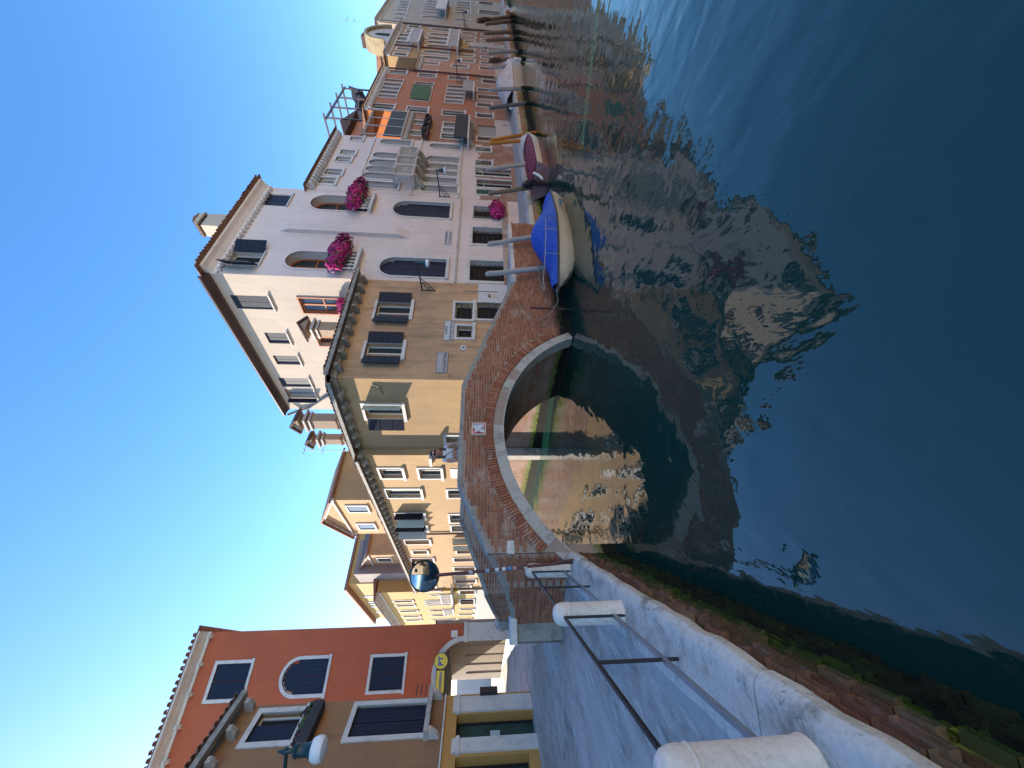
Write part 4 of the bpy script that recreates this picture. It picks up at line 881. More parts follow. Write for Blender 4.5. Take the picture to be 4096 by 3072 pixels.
def dormer(off, lst, wl, label_side):
    (sr, zr), (sa, za), (sl, zl) = [T3.hit(Z4, a, b_, off) for a, b_ in lst]; x0, x1 = sl + 21.4, sr + 21.4; ze = (zr + zl)/2; xa = (x0 + x1)/2
    mb = MB(); mb.slab([(x0, 7.4), (x1, 7.4), (x1, ze), (xa, za), (x0, ze)], off, off + 3.2); d = part(longh, 'dormer', mb, M['tan_lit'])
    for q in wl:
        r = T3.win(Z4, *q, off); r = (r[0] + 21.4, r[1] + 21.4, r[2], r[3]); mb = MB(); mb.box(r[0], r[1], off - .012, off, r[2], r[3]); part(d, 'pane', mb, M['glass'])
        mb = MB(); band(mb, outline(*r), outline(*r, g=.1), off - .06, off + .01); part(d, 'surround', mb, M['stone'])
        mb = MB(); mb.box(r[0] - .14, r[1] + .14, off - .1, off + .02, r[2] - .1, r[2]); part(d, 'sill', mb, M['stone'])
    for sgn in (-1, 1):
        xe = x0 - .25 if sgn < 0 else x1 + .25; zz = ze - .25*(za - ze)/(xa - x0)
        mb = MB(); mb.loft([[(xe, off - .3, zz), (xa, off - .3, za + .02), (xa, off - .3, za + .14), (xe, off - .3, zz + .12)], [(xe, off + 3.3, zz), (xa, off + 3.3, za + .02), (xa, off + 3.3, za + .14), (xe, off + 3.3, zz + .12)]]); part(d, 'roof', mb, M['tile'])
        mb = MB(); mb.loft([[(xe, off - .14, zz - .14), (xa, off - .14, za - .12), (xa, off - .14, za + .015), (xe, off - .14, zz - .005)], [(xe, off, zz - .14), (xa, off, za - .12), (xa, off, za + .015), (xe, off, zz - .005)]]); part(d, 'verge', mb, M['stone_old'])
    mb = MB(); mb.box(x0, x1, off - .1, off, ze - .14, ze - .02); part(d, 'moulding', mb, M['stone_old'])
dormer(1.5, ((215, 700), (170, 835), (370, 935)), ((337, 475, 737, 778), (412, 525, 862, 900)), '')
dormer(1.5, ((462, 1085), (420, 1148), (555, 1215)), ((547, 640, 1102, 1124), (588, 675, 1172, 1190)), '')
(x0, z0), (x1, z1) = T3.hit(Z4, 470, 1335, .8), T3.hit(Z4, 480, 1215, .8)
mb = MB(); mb.box(x0 + 21.4, x1 + 21.4, .8, 3.5, 7.4, z0); part(longh, 'roof_room', mb, plaster('grey_roof_room', (.3, .26, .24), (.22, .19, .18)))

# yellow palace further along
wn = []
Y4 = Fac(T3.pt(-21.45, -.15, 0)[:2], 180 - 42.5)
add(ZC, Y4, [(740, 1000, 998, 1022), (770, 1022, 1055, 1077), (822, 1060, 1128, 1150), (862, 1095, 1200, 1218), (902, 1110, 1252, 1268)], kind='arch', glass='glass_grey', sur=.12, mull=1, rec=.15)
add(ZC, Y4, [(1122, 1370, 866, 884), (1222, 1480, 918, 932), (1160, 1490, 994, 1010), (1162, 1500, 1024, 1036), (1180, 1510, 1048, 1062), (1215, 1500, 1120, 1140), (1242, 1460, 1187, 1203), (1252, 1540, 1248, 1262)], kind='point', sur=.1, mull=0, rec=.15)
add(ZC, Y4, [(1627, 1820, 858, 912), (1632, 1808, 982, 1048)], sur=.14, sill=.1, glass='dark', mull=0); add(ZC, Y4, [(1632, 1802, 1106, 1122), (1615, 1790, 1176, 1190), (1600, 1780, 1240, 1252)], sur=.1, glass='glass_grey', mull=0)
yel = building(Y4, 'yellow_palace', 'sunny yellow palace with pointed windows and balconies at the canal end', 'palace', -13.5, 0, -.6, 10.6, plaster('yellow_render', (.52, .32, .1), (.47, .3, .12), streak=.25, grime=(.25, .17, .09), base_z=2.7, base_c=(.45, .42, .38), wet_z=.5), wn, 8, over=.7, cornice='stone_old', corn=(.35, .6), roof_h=1.0)
for q in ((1368, 1510, 872, 1000), (1405, 1530, 1072, 1150)):
    s0, s1, z0, z1 = Y4.win(ZC, *q, -.5); x0, x1 = s0 + 13.5, s1 + 13.5
    mb = MB(); mb.box(x0, x1, -.8, 0, z0 - .12, z0); bl = part(yel, 'balcony', mb, M['stone']); mb = MB(); mb.box(x0, x1, -.8, -.68, z1 - .1, z1); part(bl, 'rail', mb, M['stone'])
    mb = MB(); n = int((x1 - x0)/.25)
    for i in range(n): mb.box(x0 + (x1 - x0)*(i + .3)/n, x0 + (x1 - x0)*(i + .7)/n, -.78, -.7, z0, z1 - .1)
    part(bl, 'balusters', mb, M['stone_old'])
(x0, z0) = Y4.hit(ZC, 215, 930, 1.0); 
mb = MB(); mb.box(0, 12.8, .9, 6, 10.6, 13.2); part(yel, 'attic_storey', mb, plaster('yellow_attic', (.52, .33, .12), (.46, .3, .12)))
for q in ((342, 520, 940, 956), (407, 570, 1014, 1028), (430, 590, 1040, 1054), (452, 605, 1072, 1086), (512, 650, 1142, 1158)):
    s0, s1, z0, z1 = Y4.win(ZC, *q, .9); mb = MB(); mb.box(s0 + 13.5, s1 + 13.5, .86, .9, max(10.75, z0), min(13, z1)); part(yel, 'attic_window', mb, M['glass_grey'])
mb = MB(); mb.box(-.2, 13.0, .4, 6.3, 13.2, 13.4); part(yel, 'attic_roof', mb, M['tile'])
far = Fac(Y4.pt(-13.6, .5, 0)[:2], 180 - 38)
building(far, 'pink_far_house', 'pale pink distant house glimpsed between the yellow palace and the red building', 'house', -9, 0, -.6, 8.2, plaster('far_pink_render', (.5, .36, .3), (.45, .33, .28)), [dict(r=(-3.2, -2.4, 4.4, 6.2)), dict(r=(-6, -5.2, 4.4, 6.2)), dict(r=(-3.2, -2.4, 1.6, 3.2)), dict(r=(-6, -5.2, 1.6, 3.2))], 6, roof_h=1.2)

# ------------------------------------------------------------------ the row along the far quay
wn = []
add(Z1, B, [(800, 892, 154, 190), (830, 926, 108, 140), (889, 975, 40, 66), (914, 1000, 3, 27)], glass='glass_grey', sur=.1, mull=1, rec=.15); add(ZA, B, [(5, 158, 144, 188)], glass='glass_grey', sur=.1, mull=1, rec=.15)
add(ZA, B, [(102, 572, 672, 752), (142, 560, 572, 642), (182, 570, 493, 562), (224, 575, 414, 486), (270, 600, 332, 398), (354, 728, 180, 240)], kind='arch', closed='grey_sh', glass='dark', sur=.09, rec=.2, mull=0)
add(ZA, B, [(824, 1278, 722, 796), (897, 1288, 378, 442), (940, 1308, 230, 286)], kind='arch', closed='grey_sh', glass='dark', sur=.09, rec=.2, mull=0)
add(ZA, B, [(838, 1262, 624, 690), (852, 1268, 544, 600), (872, 1275, 464, 528)], kind='arch', glass='glass', sur=.09, rec=.25, mull=1)
add(ZA, B, [(1482, 1658, 268, 318), (1482, 1668, 424, 482)], sur=.1, grille=True, glass='dark', mull=0); add(ZA, B, [(1478, 1900, 520, 604), (1492, 1915, 656, 742)], sur=.12, sill=0, glass='dark', mull=0, name='door', trans=(.8,), frame='white_paint'); add(ZA, B, [(1492, 1760, 766, 826)], sur=.1, closed='green_sh', glass='dark', mull=0, sill=.08)
pal = building(B, 'balcony_palace', 'pale palace with arched windows and a carved stone balcony beside the white house', 'palace', 11.9, 18.4, -.2, 11.45, plaster('palace_render', (.7, .6, .56), (.63, .54, .5), brick_z=2.7, brick_soft=1.0, streak=.22, grime=(.34, .29, .27)), wn, 9, over=.4, cornice='stone_old', corn=(.2, .2), roof_h=.6)
dentils(pal, 6.45, 11.12, .34, .22, .16, .16, M['stone'])
for a, b_ in ((300, 150), (850, 190), (1312, 400)):
    z_ = B.hit(ZA, a, b_)[1]; mb = MB(); mb.box(0, 6.5, -.06, 0, z_ - .06, z_ + .06); part(pal, 'string_course', mb, M['stone'])
s0, s1, z0, z1 = B.win(ZA, 580, 740, 330, 660, -.45); x0, x1 = s0 - 11.9, s1 - 11.9; z0 = B.hit(ZA, 760, 500, -.5)[1]; z1 = z0 + .95
mb = MB(); mb.box(x0, x1, -.75, 0, z0 - .14, z0); bl = part(pal, 'balcony', mb, M['stone_old'])
mb = MB(); mb.box(x0 - .03, x1 + .03, -.78, -.6, z1 - .1, z1); part(bl, 'handrail', mb, M['stone_old'])
mb = MB(); mb.box(x0 - .03, x0 + .12, -.6, 0, z1 - .1, z1); part(bl, 'handrail', mb, M['stone_old'])
bmb = MB(); bmb.lathe([(.05, 0), (.05, .06), (.03, .15), (.065, .32), (.03, .6), (.05, .78), (.05, .85)], 10); me = bmb.mesh('baluster', M['stone_old'], True); n = 16
for i in range(n): o = link('baluster', me, bl); o.location = (x0 + .1 + (x1 - x0 - .2)*i/(n - 1), -.69, z0)
for f in (0, .33, .66, 1.0): mb = MB(); xx = x0 + (x1 - x0)*f; mb.box(xx - .08, xx + .08, -.79, -.6, z0, z1 - .1); part(bl, 'pedestal', mb, M['stone_old'])
for f in (.1, .4, .7, .95): mb = MB(); xx = x0 + (x1 - x0)*f; mb.slabx([(0, z0 - .6), (-.2, z0 - .5), (-.65, z0 - .25), (-.7, z0 - .14), (0, z0 - .14)], xx - .09, xx + .09); part(bl, 'bracket', mb, M['stone_old'])

KB = M['kbrick'] = plaster('worn_pink_brick_render', (.36, .19, .12), (.3, .165, .11), streak=.25, base_z=1.85, base_c=(.5, .46, .42), patch=.4)
wn = []
add(ZB, B, [(892, 1088, 688, 732), (852, 1048, 812, 862)], glass='glass_green', sur=.1, rec=.12); add(ZB, B, [(1252, 1470, 718, 764), (1240, 1470, 783, 828), (1227, 1470, 848, 902)], glass='glass_green', sur=.09, rec=.12, mull=0); add(ZB, B, [(1648, 1868, 745, 876)], closed='grey_sh', glass='dark', sur=0, sill=0, mull=0); add(ZB, B, [(1650, 1960, 888, 932)], sur=.1, sill=0, glass='dark', mull=0, name='door')
kb = building(B, 'narrow_brick_house', 'narrow worn brick house with planted balcony and open roof terrace', 'house', 18.4, 22.4, -.2, 7.6, KB, wn, 7, roof=False, cornice='stone_old', corn=(.25, .25))
dentils(kb, 4, 7.2, .2, .16, .1, .16, M['stone_old'])
mb = MB(); mb.box(0, 4, 0, 7, 7.6, 7.66); part(kb, 'terrace_floor', mb, M['tile'])
mb = MB(); mb.box(.1, 3.9, -.1, -.05, 7.68, 8.75); part(kb, 'screen', mb, flat('dark_mesh_screen', (.05, .06, .06), .8))
for x_ in (.15, 1.4, 2.6, 3.85): mb = MB(); mb.cyl((x_, -.12, 7.6), (x_, -.12, 10.0), .025, n=6); part(kb, 'awning_post', mb, M['galv'])
mb = MB(); mb.obox((2, 1.0, 10.2), (2, 0, 0), (0, 1.1, .25), (0, -.02, .05)); part(kb, 'awning_roof', mb, M['grey_sh'])
for k in range(7): mb = MB(); xx = .1 + k*.63; mb.obox((xx, 1.0, 10.28), (.02, 0, 0), (0, 1.1, .25), (0, -.01, .03)); part(kb, 'awning_bar', mb, M['iron'])
s0, s1, z0, z1 = B.win(ZB, 1445, 1540, 650, 925, -.5); mb = MB(); mb.box(s0 - 18.4, s1 - 18.4, -.7, 0, z0 - .1, z0); bl = part(kb, 'balcony', mb, M['stone'])
mb = MB(); mb.box(s0 - 18.4, s1 - 18.4, -.7, -.66, z0, z0 + .8); part(bl, 'railing', mb, flat('dark_netting', (.03, .03, .04), .8))
for f in (.15, .5, .85): mb = MB(); xx = s0 - 18.4 + (s1 - s0)*f; mb.slabx([(0, z0 - .5), (-.5, z0 - .18), (-.5, z0 - .1), (0, z0 - .1)], xx - .1, xx + .1); part(bl, 'bracket', mb, M['stone_old'])
for q, lb in (((1040, 1105, 650, 745), 'dark leafy planter under the right window of the narrow brick house'), ((1010, 1075, 770, 880), 'dark leafy planter under the left window of the narrow brick house')):
    f = B.win(ZB, *q, -.2); t = empty('window_planter', B.pt((f[0] + f[1])/2, -.25, f[2]), B.rz, lb, 'planter', 'planters of the narrow house')
    w, h = (f[1] - f[0])/2, (f[3] - f[2]); mb = MB(); mb.box(-w, w, -.12, .16, 0, .2); part(t, 'trough', mb, M['tile_dark'])
    M.setdefault('leafdark', flat('dark_leaves', (.025, .03, .025), .7, .6, 20)); o = link('plants', flower_mass('plants', w, .2, h*.5, 240, .07, 'leafdark'), t); o.location = (0, -.03, .25); o['kind'] = 'stuff'

wn = []
def split(Z, a0, a1, b0, b1, n, skew, **kw):
    for i in range(n):
        f = (i + .5)/n; c = b0 + (b1 - b0)*f; hw = (b1 - b0)/n*.39; d = skew*(.5 - f)
        wn.append(W_(B, Z, a0 + d, a1 + d, c - hw, c + hw, **kw))
OK_ = dict(glass='glass_green', rec=.12, mull=0)
add(ZB, B, [(612, 818, 98, 138), (412, 672, 494, 552), (957, 1162, 138, 178), (822, 1068, 529, 588), (1312, 1532, 173, 207), (1237, 1498, 574, 630)], sur=.08, **OK_)
split(ZB, 520, 742, 198, 425, 5, 100, sur=.05, sill=.05, **OK_); split(ZB, 892, 1112, 232, 458, 4, 60, sur=.05, sill=.05, **OK_); split(ZB, 1282, 1502, 272, 488, 5, 40, sur=.05, sill=.05, **OK_)
add(ZB, B, [(1657, 1818, 313, 343), (1647, 1818, 484, 523), (1642, 1828, 608, 653)], sur=.09, grille=True, glass='dark', mull=0); add(ZB, B, [(1712, 1990, 214, 256), (1657, 1990, 396, 446)], sur=.1, sill=0, glass='dark', mull=0, name='door')
OX0, OX1 = 22.42, 30.75
orange = building(B, 'orange_house', 'orange rendered house with rows of grouped windows and a timber roof terrace', 'house', OX0, OX1, -.2, 10.55, plaster('orange_render', (.44, .19, .105), (.38, .165, .1), streak=.3, grime=(.2, .1, .07), base_z=1.85, base_c=(.5, .46, .42), brick_z=3.3, brick_soft=.4), wn, 8, side_mat=plaster('orange_side_render', (.5, .17, .06), (.46, .16, .06), streak=.12), over=.4, cornice='stone', corn=(.2, .25), roof_h=.8)
dentils(orange, OX1 - OX0, 10.15, .2, .18, .12, .14, M['stone'])
mb = MB(); mb.cyl((OX1 - OX0 - .05, -.1, 1.8), (OX1 - OX0 - .05, -.1, 10.2), .06, n=8); part(orange, 'downpipe', mb, M['rust'], True)
r = B.win(ZB, 870, 1090, 330, 458)
for k in range(3):
    x_ = r[0] - OX0 + .15 + k*.75; o = shutter(orange, (x_, -.08), .5, r[2], r[3], R(30), M['green_sh'], 1)
s0, s1, z0, z1 = B.win(ZB, 1510, 1600, 265, 350, -.5); mb = MB(); mb.box(s0 - OX0, s1 - OX0 + .6, -.6, 0, z0 - .1, z0); bl = part(orange, 'balcony', mb, M['stone']); mb = MB(); mb.box(s0 - OX0, s1 - OX0 + .6, -.6, -.56, z0, z0 + .75); part(bl, 'railing', mb, M['grey_sh'])
# rooftop room and timber altana
mb = MB(); mb.box(.3, 4.2, 2.2, 6, 10.5, 12.5); rr = part(orange, 'roof_room', mb, plaster('roof_room_render', (.5, .24, .17), (.45, .22, .15)))
mb = MB(); mb.loft([[(0, 1.6, 12.3), (2.2, 1.6, 13.1), (4.5, 1.6, 12.3)], [(0, 6.2, 12.3), (2.2, 6.2, 13.1), (4.5, 6.2, 12.3)]]); part(rr, 'roof', mb, M['tile_dark'])
alt = empty('roof_terrace', B.pt(OX0 + 2.5, 1.6, 10.6), B.rz, 'timber roof terrace frame with dark awning above the orange house', 'terrace')
for x_ in (0, 2.0, 4.0, 6.0):
    for y_ in (0, 2.4): mb = MB(); mb.box(x_ - .05, x_ + .05, y_ - .05, y_ + .05, 0, 3.5); part(alt, 'post', mb, M['copper'])
for y_ in (0, 2.4): mb = MB(); mb.box(-.3, 6.3, y_ - .05, y_ + .05, 3.45, 3.58); part(alt, 'beam', mb, M['copper'])
for x_ in (0, 2.0, 4.0, 6.0): mb = MB(); mb.box(x_ - .045, x_ + .045, -.3, 2.7, 3.59, 3.7); part(alt, 'crossbeam', mb, M['copper'])
for x_ in (.0, 2.0, 4.0): mb = MB(); mb.obox((x_ + 1, -.02, .55), (.98, 0, .5), (0, .03, 0), (-.03, 0, .04)); part(alt, 'brace', mb, M['copper']); mb = MB(); mb.obox((x_ + 1, .05, .55), (.98, 0, -.5), (0, .03, 0), (.03, 0, .04)); part(alt, 'brace', mb, M['copper'])
mb = MB(); mb.box(-.1, 6.1, -.06, 2.5, -.05, .05); part(alt, 'deck', mb, M['copper'])
mb = MB(); R_ = [[(4.0 + 2.1*i/6, -.2 + 2.6*j/6, 1.6 + .5*math.sin(i*1.3 + j*.9) + .18*i) for j in range(7)] for i in range(7)]; mb.loft(R_, False, False); part(alt, 'furled_awning', mb, flat('dark_awning_cloth', (.03, .03, .045), .9), True)

M['pinkr'] = plaster('pink_render', (.46, .25, .175), (.42, .235, .16), streak=.25, base_z=1.7, base_c=(.5, .45, .4))
wn = []
GK = dict(glass='glass_grey', rec=.12, mull=0, sur=.1)
add(ZF, B, [(1442, 1678, 922, 958), (1402, 1648, 1042, 1078), (1872, 2110, 962, 1003), (1852, 2090, 1087, 1128)], **GK); add(ZG, B, [(975, 1200, 1195, 1240), (975, 1350, 1350, 1412)], glass='dark', sur=.09, sill=0, mull=0, name='door')
pk = building(B, 'pink_house', 'small pink house between the orange house and the ornate ochre palace', 'house', 30.8, 34.0, -.2, 8.1, M['pinkr'], wn, 7, cornice='stone_old', corn=(.25, .25), roof_h=.8)
mb = MB(); mb.box(0, 3.2, 2.5, 6, 8.0, 11.2); part(pk, 'roof_room', mb, plaster('pale_roof_room', (.55, .46, .38), (.5, .42, .34)))
dentils(pk, 3.2, 7.75, .2, .16, .1, .15, M['stone'])
wn = []
PT_ = dict(kind='point', sur=.14, rec=.14, mull=0)
add(ZF, B, [(1432, 1828, 753, 798), (1392, 1818, 834, 886), (1552, 1870, 428, 458), (1532, 1860, 498, 532)], glass='glass_grey', **PT_); add(ZF, B, [(1502, 1850, 556, 598), (1492, 1840, 612, 652), (1482, 1830, 668, 716)], glass='dark', **PT_)
add(ZF, B, [(1062, 1255, 708, 742), (1022, 1215, 786, 822), (1232, 1400, 382, 413), (1202, 1390, 457, 484)], glass='dark', sur=.12, mull=0, rec=.14); add(ZF, B, [(1002, 1298, 502, 543), (987, 1290, 554, 598), (1002, 1272, 614, 656)], kind='arch', glass='glass_green', sur=.12, mull=0, rec=.14)
add(ZG, B, [(652, 900, 577, 612), (642, 890, 662, 698), (702, 880, 732, 764), (626, 870, 866, 898), (592, 860, 967, 1008), (582, 870, 1063, 1108), (1002, 1150, 612, 638), (1002, 1150, 692, 718), (1002, 1160, 762, 798), (992, 1100, 892, 928), (992, 1170, 1003, 1040), (987, 1170, 1103, 1143)], **GK)
och = building(B, 'ochre_palace', 'ornate ochre palace with pointed windows, balustrades and a rounded pediment', 'palace', 34.02, 44.0, -.2, 11.0, plaster('ochre_render', (.43, .27, .12), (.42, .28, .17), streak=.35, grime=(.2, .15, .1), brick_z=3.6, brick_soft=1.2, patch=.36), wn, 8, cornice='stone_old', corn=(.4, .45), roof_h=.7)
x0, x1 = 4.2, 8.6
mb = MB(); mb.slab([(x0, 11), (x1, 11)] + [((x0 + x1)/2 + (x1 - x0)/2*math.cos(math.pi*k/14), 11.7 + 1.9*math.sin(math.pi*k/14)) for k in range(15)], .1, 1.0); pe = part(och, 'pediment', mb, M['stone_old'])
mb = MB(); band(mb, [((x0 + x1)/2 - ((x1 - x0)/2)*math.cos(math.pi*k/14), 11.7 + 1.9*math.sin(math.pi*k/14)) for k in range(15)], [((x0 + x1)/2 - ((x1 - x0)/2 + .35)*math.cos(math.pi*k/14), 11.7 + 2.15*math.sin(math.pi*k/14)) for k in range(15)], -.15, 1.1); part(pe, 'pediment_rim', mb, stone('ochre_stained_stone', (.32, .25, .15), (.14, .1, .05), .7))
mb = MB(); mb.slab(outline(6.1, 6.8, 11.6, 12.9, 'point'), .06, .1); part(pe, 'niche', mb, M['dark'])
for (a0, a1, b0, b1) in ((1290, 1400, 480, 680), (1850, 1960, 480, 740)):
    s0, s1, z0, z1 = B.win(ZF, a0, a1, b0, b1, -.4); mb = MB(); mb.box(s0 - 34.02, s1 - 34.02, -.7, 0, z0 - .14, z0); bl = part(och, 'balcony', mb, M['stone']); mb = MB(); mb.box(s0 - 34.02, s1 - 34.02, -.7, -.6, z0 + .75, z0 + .9); part(bl, 'handrail', mb, M['stone'])
    mb = MB(); n = 12
    for i in range(n): xx = s0 - 34.02 + (s1 - s0)*(i + .5)/n; mb.box(xx - .05, xx + .05, -.69, -.62, z0, z0 + .75)
    o = part(bl, 'balusters', mb, M['stone'])
x_ = B.hit(ZF, 1500, 720)[0] - 34.02; mb = MB(); mb.cyl((x_, -.1, 3.6), (x_, -.1, 10.6), .06, n=8); part(och, 'downpipe', mb, M['rust'], True)
s0, s1, z0, z1 = B.win(ZG, 770, 1310, 802, 868); mb = MB(); mb.box(s0 - 34.02, s1 - 34.02, -.15, .0, .7, z1); part(och, 'pilaster', mb, M['stone_old'])

wn = []
for k, (a, e) in enumerate(((1086, 1260), (1071, 1242), (1056, 1226), (1044, 1218))): add(ZF, B, [(a, e, 22 + k*38, 48 + k*38)], kind='point', glass='glass_grey', sur=.08, rec=.12, mull=0)
add(ZF, B, [(1015, 1200, 197, 224), (996, 1180, 260, 288), (1416, 1750, 238, 280), (1896, 2130, 284, 314)], kind='point', glass='glass_grey', sur=.1, rec=.12, mull=0)
for k in range(5): add(ZF, B, [(1475 - k*11, 1745, 20 + k*39, 44 + k*39), (1930 - k*6, 2142, 32 + k*38, 56 + k*38)], kind='point', glass='glass_grey', sur=.08, rec=.12, mull=0)
add(ZG, B, [(957, 1330, 192, 262)], glass='dark', sur=.15, mull=0, sill=0, name='door'); add(ZG, B, [(937, 1200, 30, 96)], kind='point', glass='dark', sur=.15, mull=0, sill=0)
npal = building(B, 'beige_palace', 'large pale beige palace with rows of pointed windows at the far right', 'palace', 44.05, 58, -.2, 13.4, plaster('beige_render', (.45, .37, .285), (.4, .33, .26), streak=.25), wn, 10, cornice='stone_old', corn=(.3, .4), roof_h=.8)
s0, z0 = B.hit(ZF, 1790, 100, -.5); mb = MB(); mb.box(s0 - 44.05 - 2.6, s0 - 44.05 + 3, -.8, 0, z0 - .12, z0); bl = part(npal, 'balcony', mb, M['stone']); mb = MB(); mb.box(s0 - 44.05 - 2.6, s0 - 44.05 + 3, -.8, -.7, z0, z0 + .95); part(bl, 'parapet', mb, M['stone'])
mb = MB(); mb.cyl((.1, -.12, .8), (.1, -.12, 13), .08, n=8); part(npal, 'downpipe', mb, M['copper'], True)
mb = MB(); mb.box(.2, 1.4, 1.2, 2.2, 13, 15.2); ch = part(npal, 'chimney', mb, M['tile_dark'])
building(B, 'terracotta_house', 'terracotta house beyond the beige palace, at the picture edge', 'house', 58.1, 72, -.2, 12.5, plaster('terracotta_render', (.5, .2, .08), (.46, .18, .08)), [dict(r=(60 + 3*i, 61 + 3*i, 2.2 + 3.3*j, 4 + 3.3*j), mull=0) for i in range(4) for j in range(3)], 8)

# street lamps on brackets
def lamp(fac, s, z, label, arm=1.35, drop=.0):
    t = empty('street_lamp', fac.pt(s, 0, z), fac.rz, label, 'lamp', 'bracket street lamps')
    mb = MB(); mb.tube([(0, 0, 0), (0, -arm*.5, .02), (0, -arm, .06)], .03, 8); part(t, 'arm', mb, M['lampgreen'], True)
    mb = MB(); mb.tube([(0, -.02, -.5), (0, -.1, -.46), (0, -.3, -.3), (0, -.6, -.02)], .016, 6); part(t, 'strut', mb, M['lampgreen'], True)
    for k, (cy, cz, rr) in enumerate(((-.12, -.3, .11), (-.27, -.17, .08), (-.38, -.09, .05))):
        mb = MB(); mb.tube([(0, cy + (rr*(1 - q/30))*math.cos(q*.5), cz + (rr*(1 - q/30))*math.sin(q*.5)) for q in range(22)], .01, 5); part(t, 'scroll', mb, M['lampgreen'], True)
    mb = MB(); mb.box(-.025, .025, -.03, .0, -.55, .06); part(t, 'wall_plate', mb, M['lampgreen'])
    o = (0, -arm, .06); mb = MB(); mb.lathe([(.015, .08), (.03, .02), (.03, -.08), (.07, -.1), (.09, -.16), (.1, -.28), (.13, -.34)], 14, o); part(t, 'lamp_housing', mb, M['lampgreen'], True)
    mb = MB(); mb.lathe([(.13, -.34), (.15, -.39), (.135, -.44), (.08, -.47), (.01, -.48)], 16, o); part(t, 'lamp_glass', mb, M['frosted'], True)
s0, z0 = B.hit(Z2, 1085, 298); lamp(B, s0, z0, 'green bracket street lamp where the tan house meets the white house')
s0, z0 = B.hit(ZA, 1060, 845); lamp(B, s0, z0, 'green bracket street lamp at the left end of the balcony palace')
s0, z0 = B.hit(ZF, 1950, 1210); lamp(B, s0, z0, 'green bracket street lamp on the orange house by its right downpipe')
s0, z0 = B.hit(ZG, 700, 530); lamp(B, s0, z0, 'green bracket street lamp at the left edge of the beige palace')

# ------------------------------------------------------------------ left bank: red building with portico, shop
RD = Fac((-12.3, 18.5), 54)
M['red'] = plaster('brick_red_render', (.5, .125, .06), (.43, .11, .055), streak=.22, grime=(.25, .06, .03))
wn = [W_(RD, Z5, 455, 636, 332, 514, closed='navy_flat', glass='dark', sur=.13, sill=.1, rec=.12, mull=0), W_(RD, Z5, 822, 1048, 309, 491, kind='arch', closed='navy_flat', glass='glass_grey', sur=.13, sill=.1, rec=.12, mull=0), W_(RD, Z5, 1280, 1450, 296, 470, closed='navy_flat', glass='dark', sur=.12, sill=.1, rec=.12, mull=0)]
red = building(RD, 'red_building', 'brick red building with an arched portico on the left bank', 'building', -6.2, .72, 4.55, 15.0, M['red'], wn, 3.0, over=.55, cornice='stone', corn=(.3, .5), roof_h=.5, back=False)
dentils(red, 6.9, 14.55, .3, .16, .14, .9, M['stone']); tiles(red, 6.9, 15.08, .6, .24)
# portico: one arch between piers, vaulted passage behind
ax0, ax1, asp, acr = -2.55, .0, 3.07, 4.35
wl = [(-6.2, ax0), (ax1, .72)]; mb = MB(); mb.box(0, ax0 + 6.2, 0, .5, WZ - .1, 4.55); part(red, 'portico_wall', mb, M['red'])
mb = MB(); n = 18; pts = [((ax0 + ax1)/2 - (ax1 - ax0)/2*math.cos(math.pi*k/n), asp + (acr - asp)*math.sin(math.pi*k/n)) for k in range(n + 1)]
for p, q in zip(pts, pts[1:]): mb.slab([(p[0] + 6.2, p[1]), (q[0] + 6.2, q[1]), (q[0] + 6.2, 4.55), (p[0] + 6.2, 4.55)], 0, .5)
mb.box(6.2 + ax1, 6.92, 0, .5, asp, 4.55); part(red, 'spandrel', mb, M['red'])
mb = MB(); outp = [((ax0 + ax1)/2 - ((ax1 - ax0)/2 + .2)*math.cos(math.pi*k/n), asp + (acr - asp + .2)*math.sin(math.pi*k/n)) for k in range(n + 1)]
band(mb, [(p[0] + 6.2, p[1]) for p in pts], [(p[0] + 6.2, p[1]) for p in outp], -.04, .52); part(red, 'arch_ring', mb, M['stone'])
mb = MB(); mb.box(6.2, 6.93, -.03, .55, WZ, asp - .12); part(red, 'pier', mb, M['stone']); mb = MB(); mb.box(6.15, 6.97, -.08, .6, asp - .12, asp + .06); part(red, 'impost', mb, M['stone'])
# passage: floor is the walkway; right-hand wall with pilasters, vault ribs, open at the far end
psd = Vector((-.30, 1.0)).normalized()
for k in range(5):
    y_ = 1.2 + k*1.5; x_ = 6.2 + .35 - k*.42
    mb = MB(); mb.box(x_ - .05, x_ + .45, y_, y_ + .35, WZ, 3.1); part(red, 'pilaster', mb, M['stone_old'])
    mb = MB(); mb.box(x_ - 3.2, x_ + .5, y_ - .02, y_ + .37, 3.95, 4.5); part(red, 'vault_rib', mb, M['stone_grey'])
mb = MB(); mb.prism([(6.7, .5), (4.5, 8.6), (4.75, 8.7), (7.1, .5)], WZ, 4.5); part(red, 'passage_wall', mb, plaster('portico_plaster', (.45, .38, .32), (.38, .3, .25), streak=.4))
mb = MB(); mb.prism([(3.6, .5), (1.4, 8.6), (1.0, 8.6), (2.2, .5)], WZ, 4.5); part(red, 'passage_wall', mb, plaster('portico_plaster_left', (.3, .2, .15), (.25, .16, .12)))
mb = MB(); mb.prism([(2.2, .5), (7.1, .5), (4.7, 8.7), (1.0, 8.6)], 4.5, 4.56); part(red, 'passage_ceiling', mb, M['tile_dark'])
# upper body behind the facade: its flank runs back along the sun's direction
mb = MB(); mb.prism([(.0, .35), (6.9, .02), (6.86, .14), (4.0, 2.6), (.0, 2.6)], 4.6, 15.0); part(red, 'body', mb, M['red'])
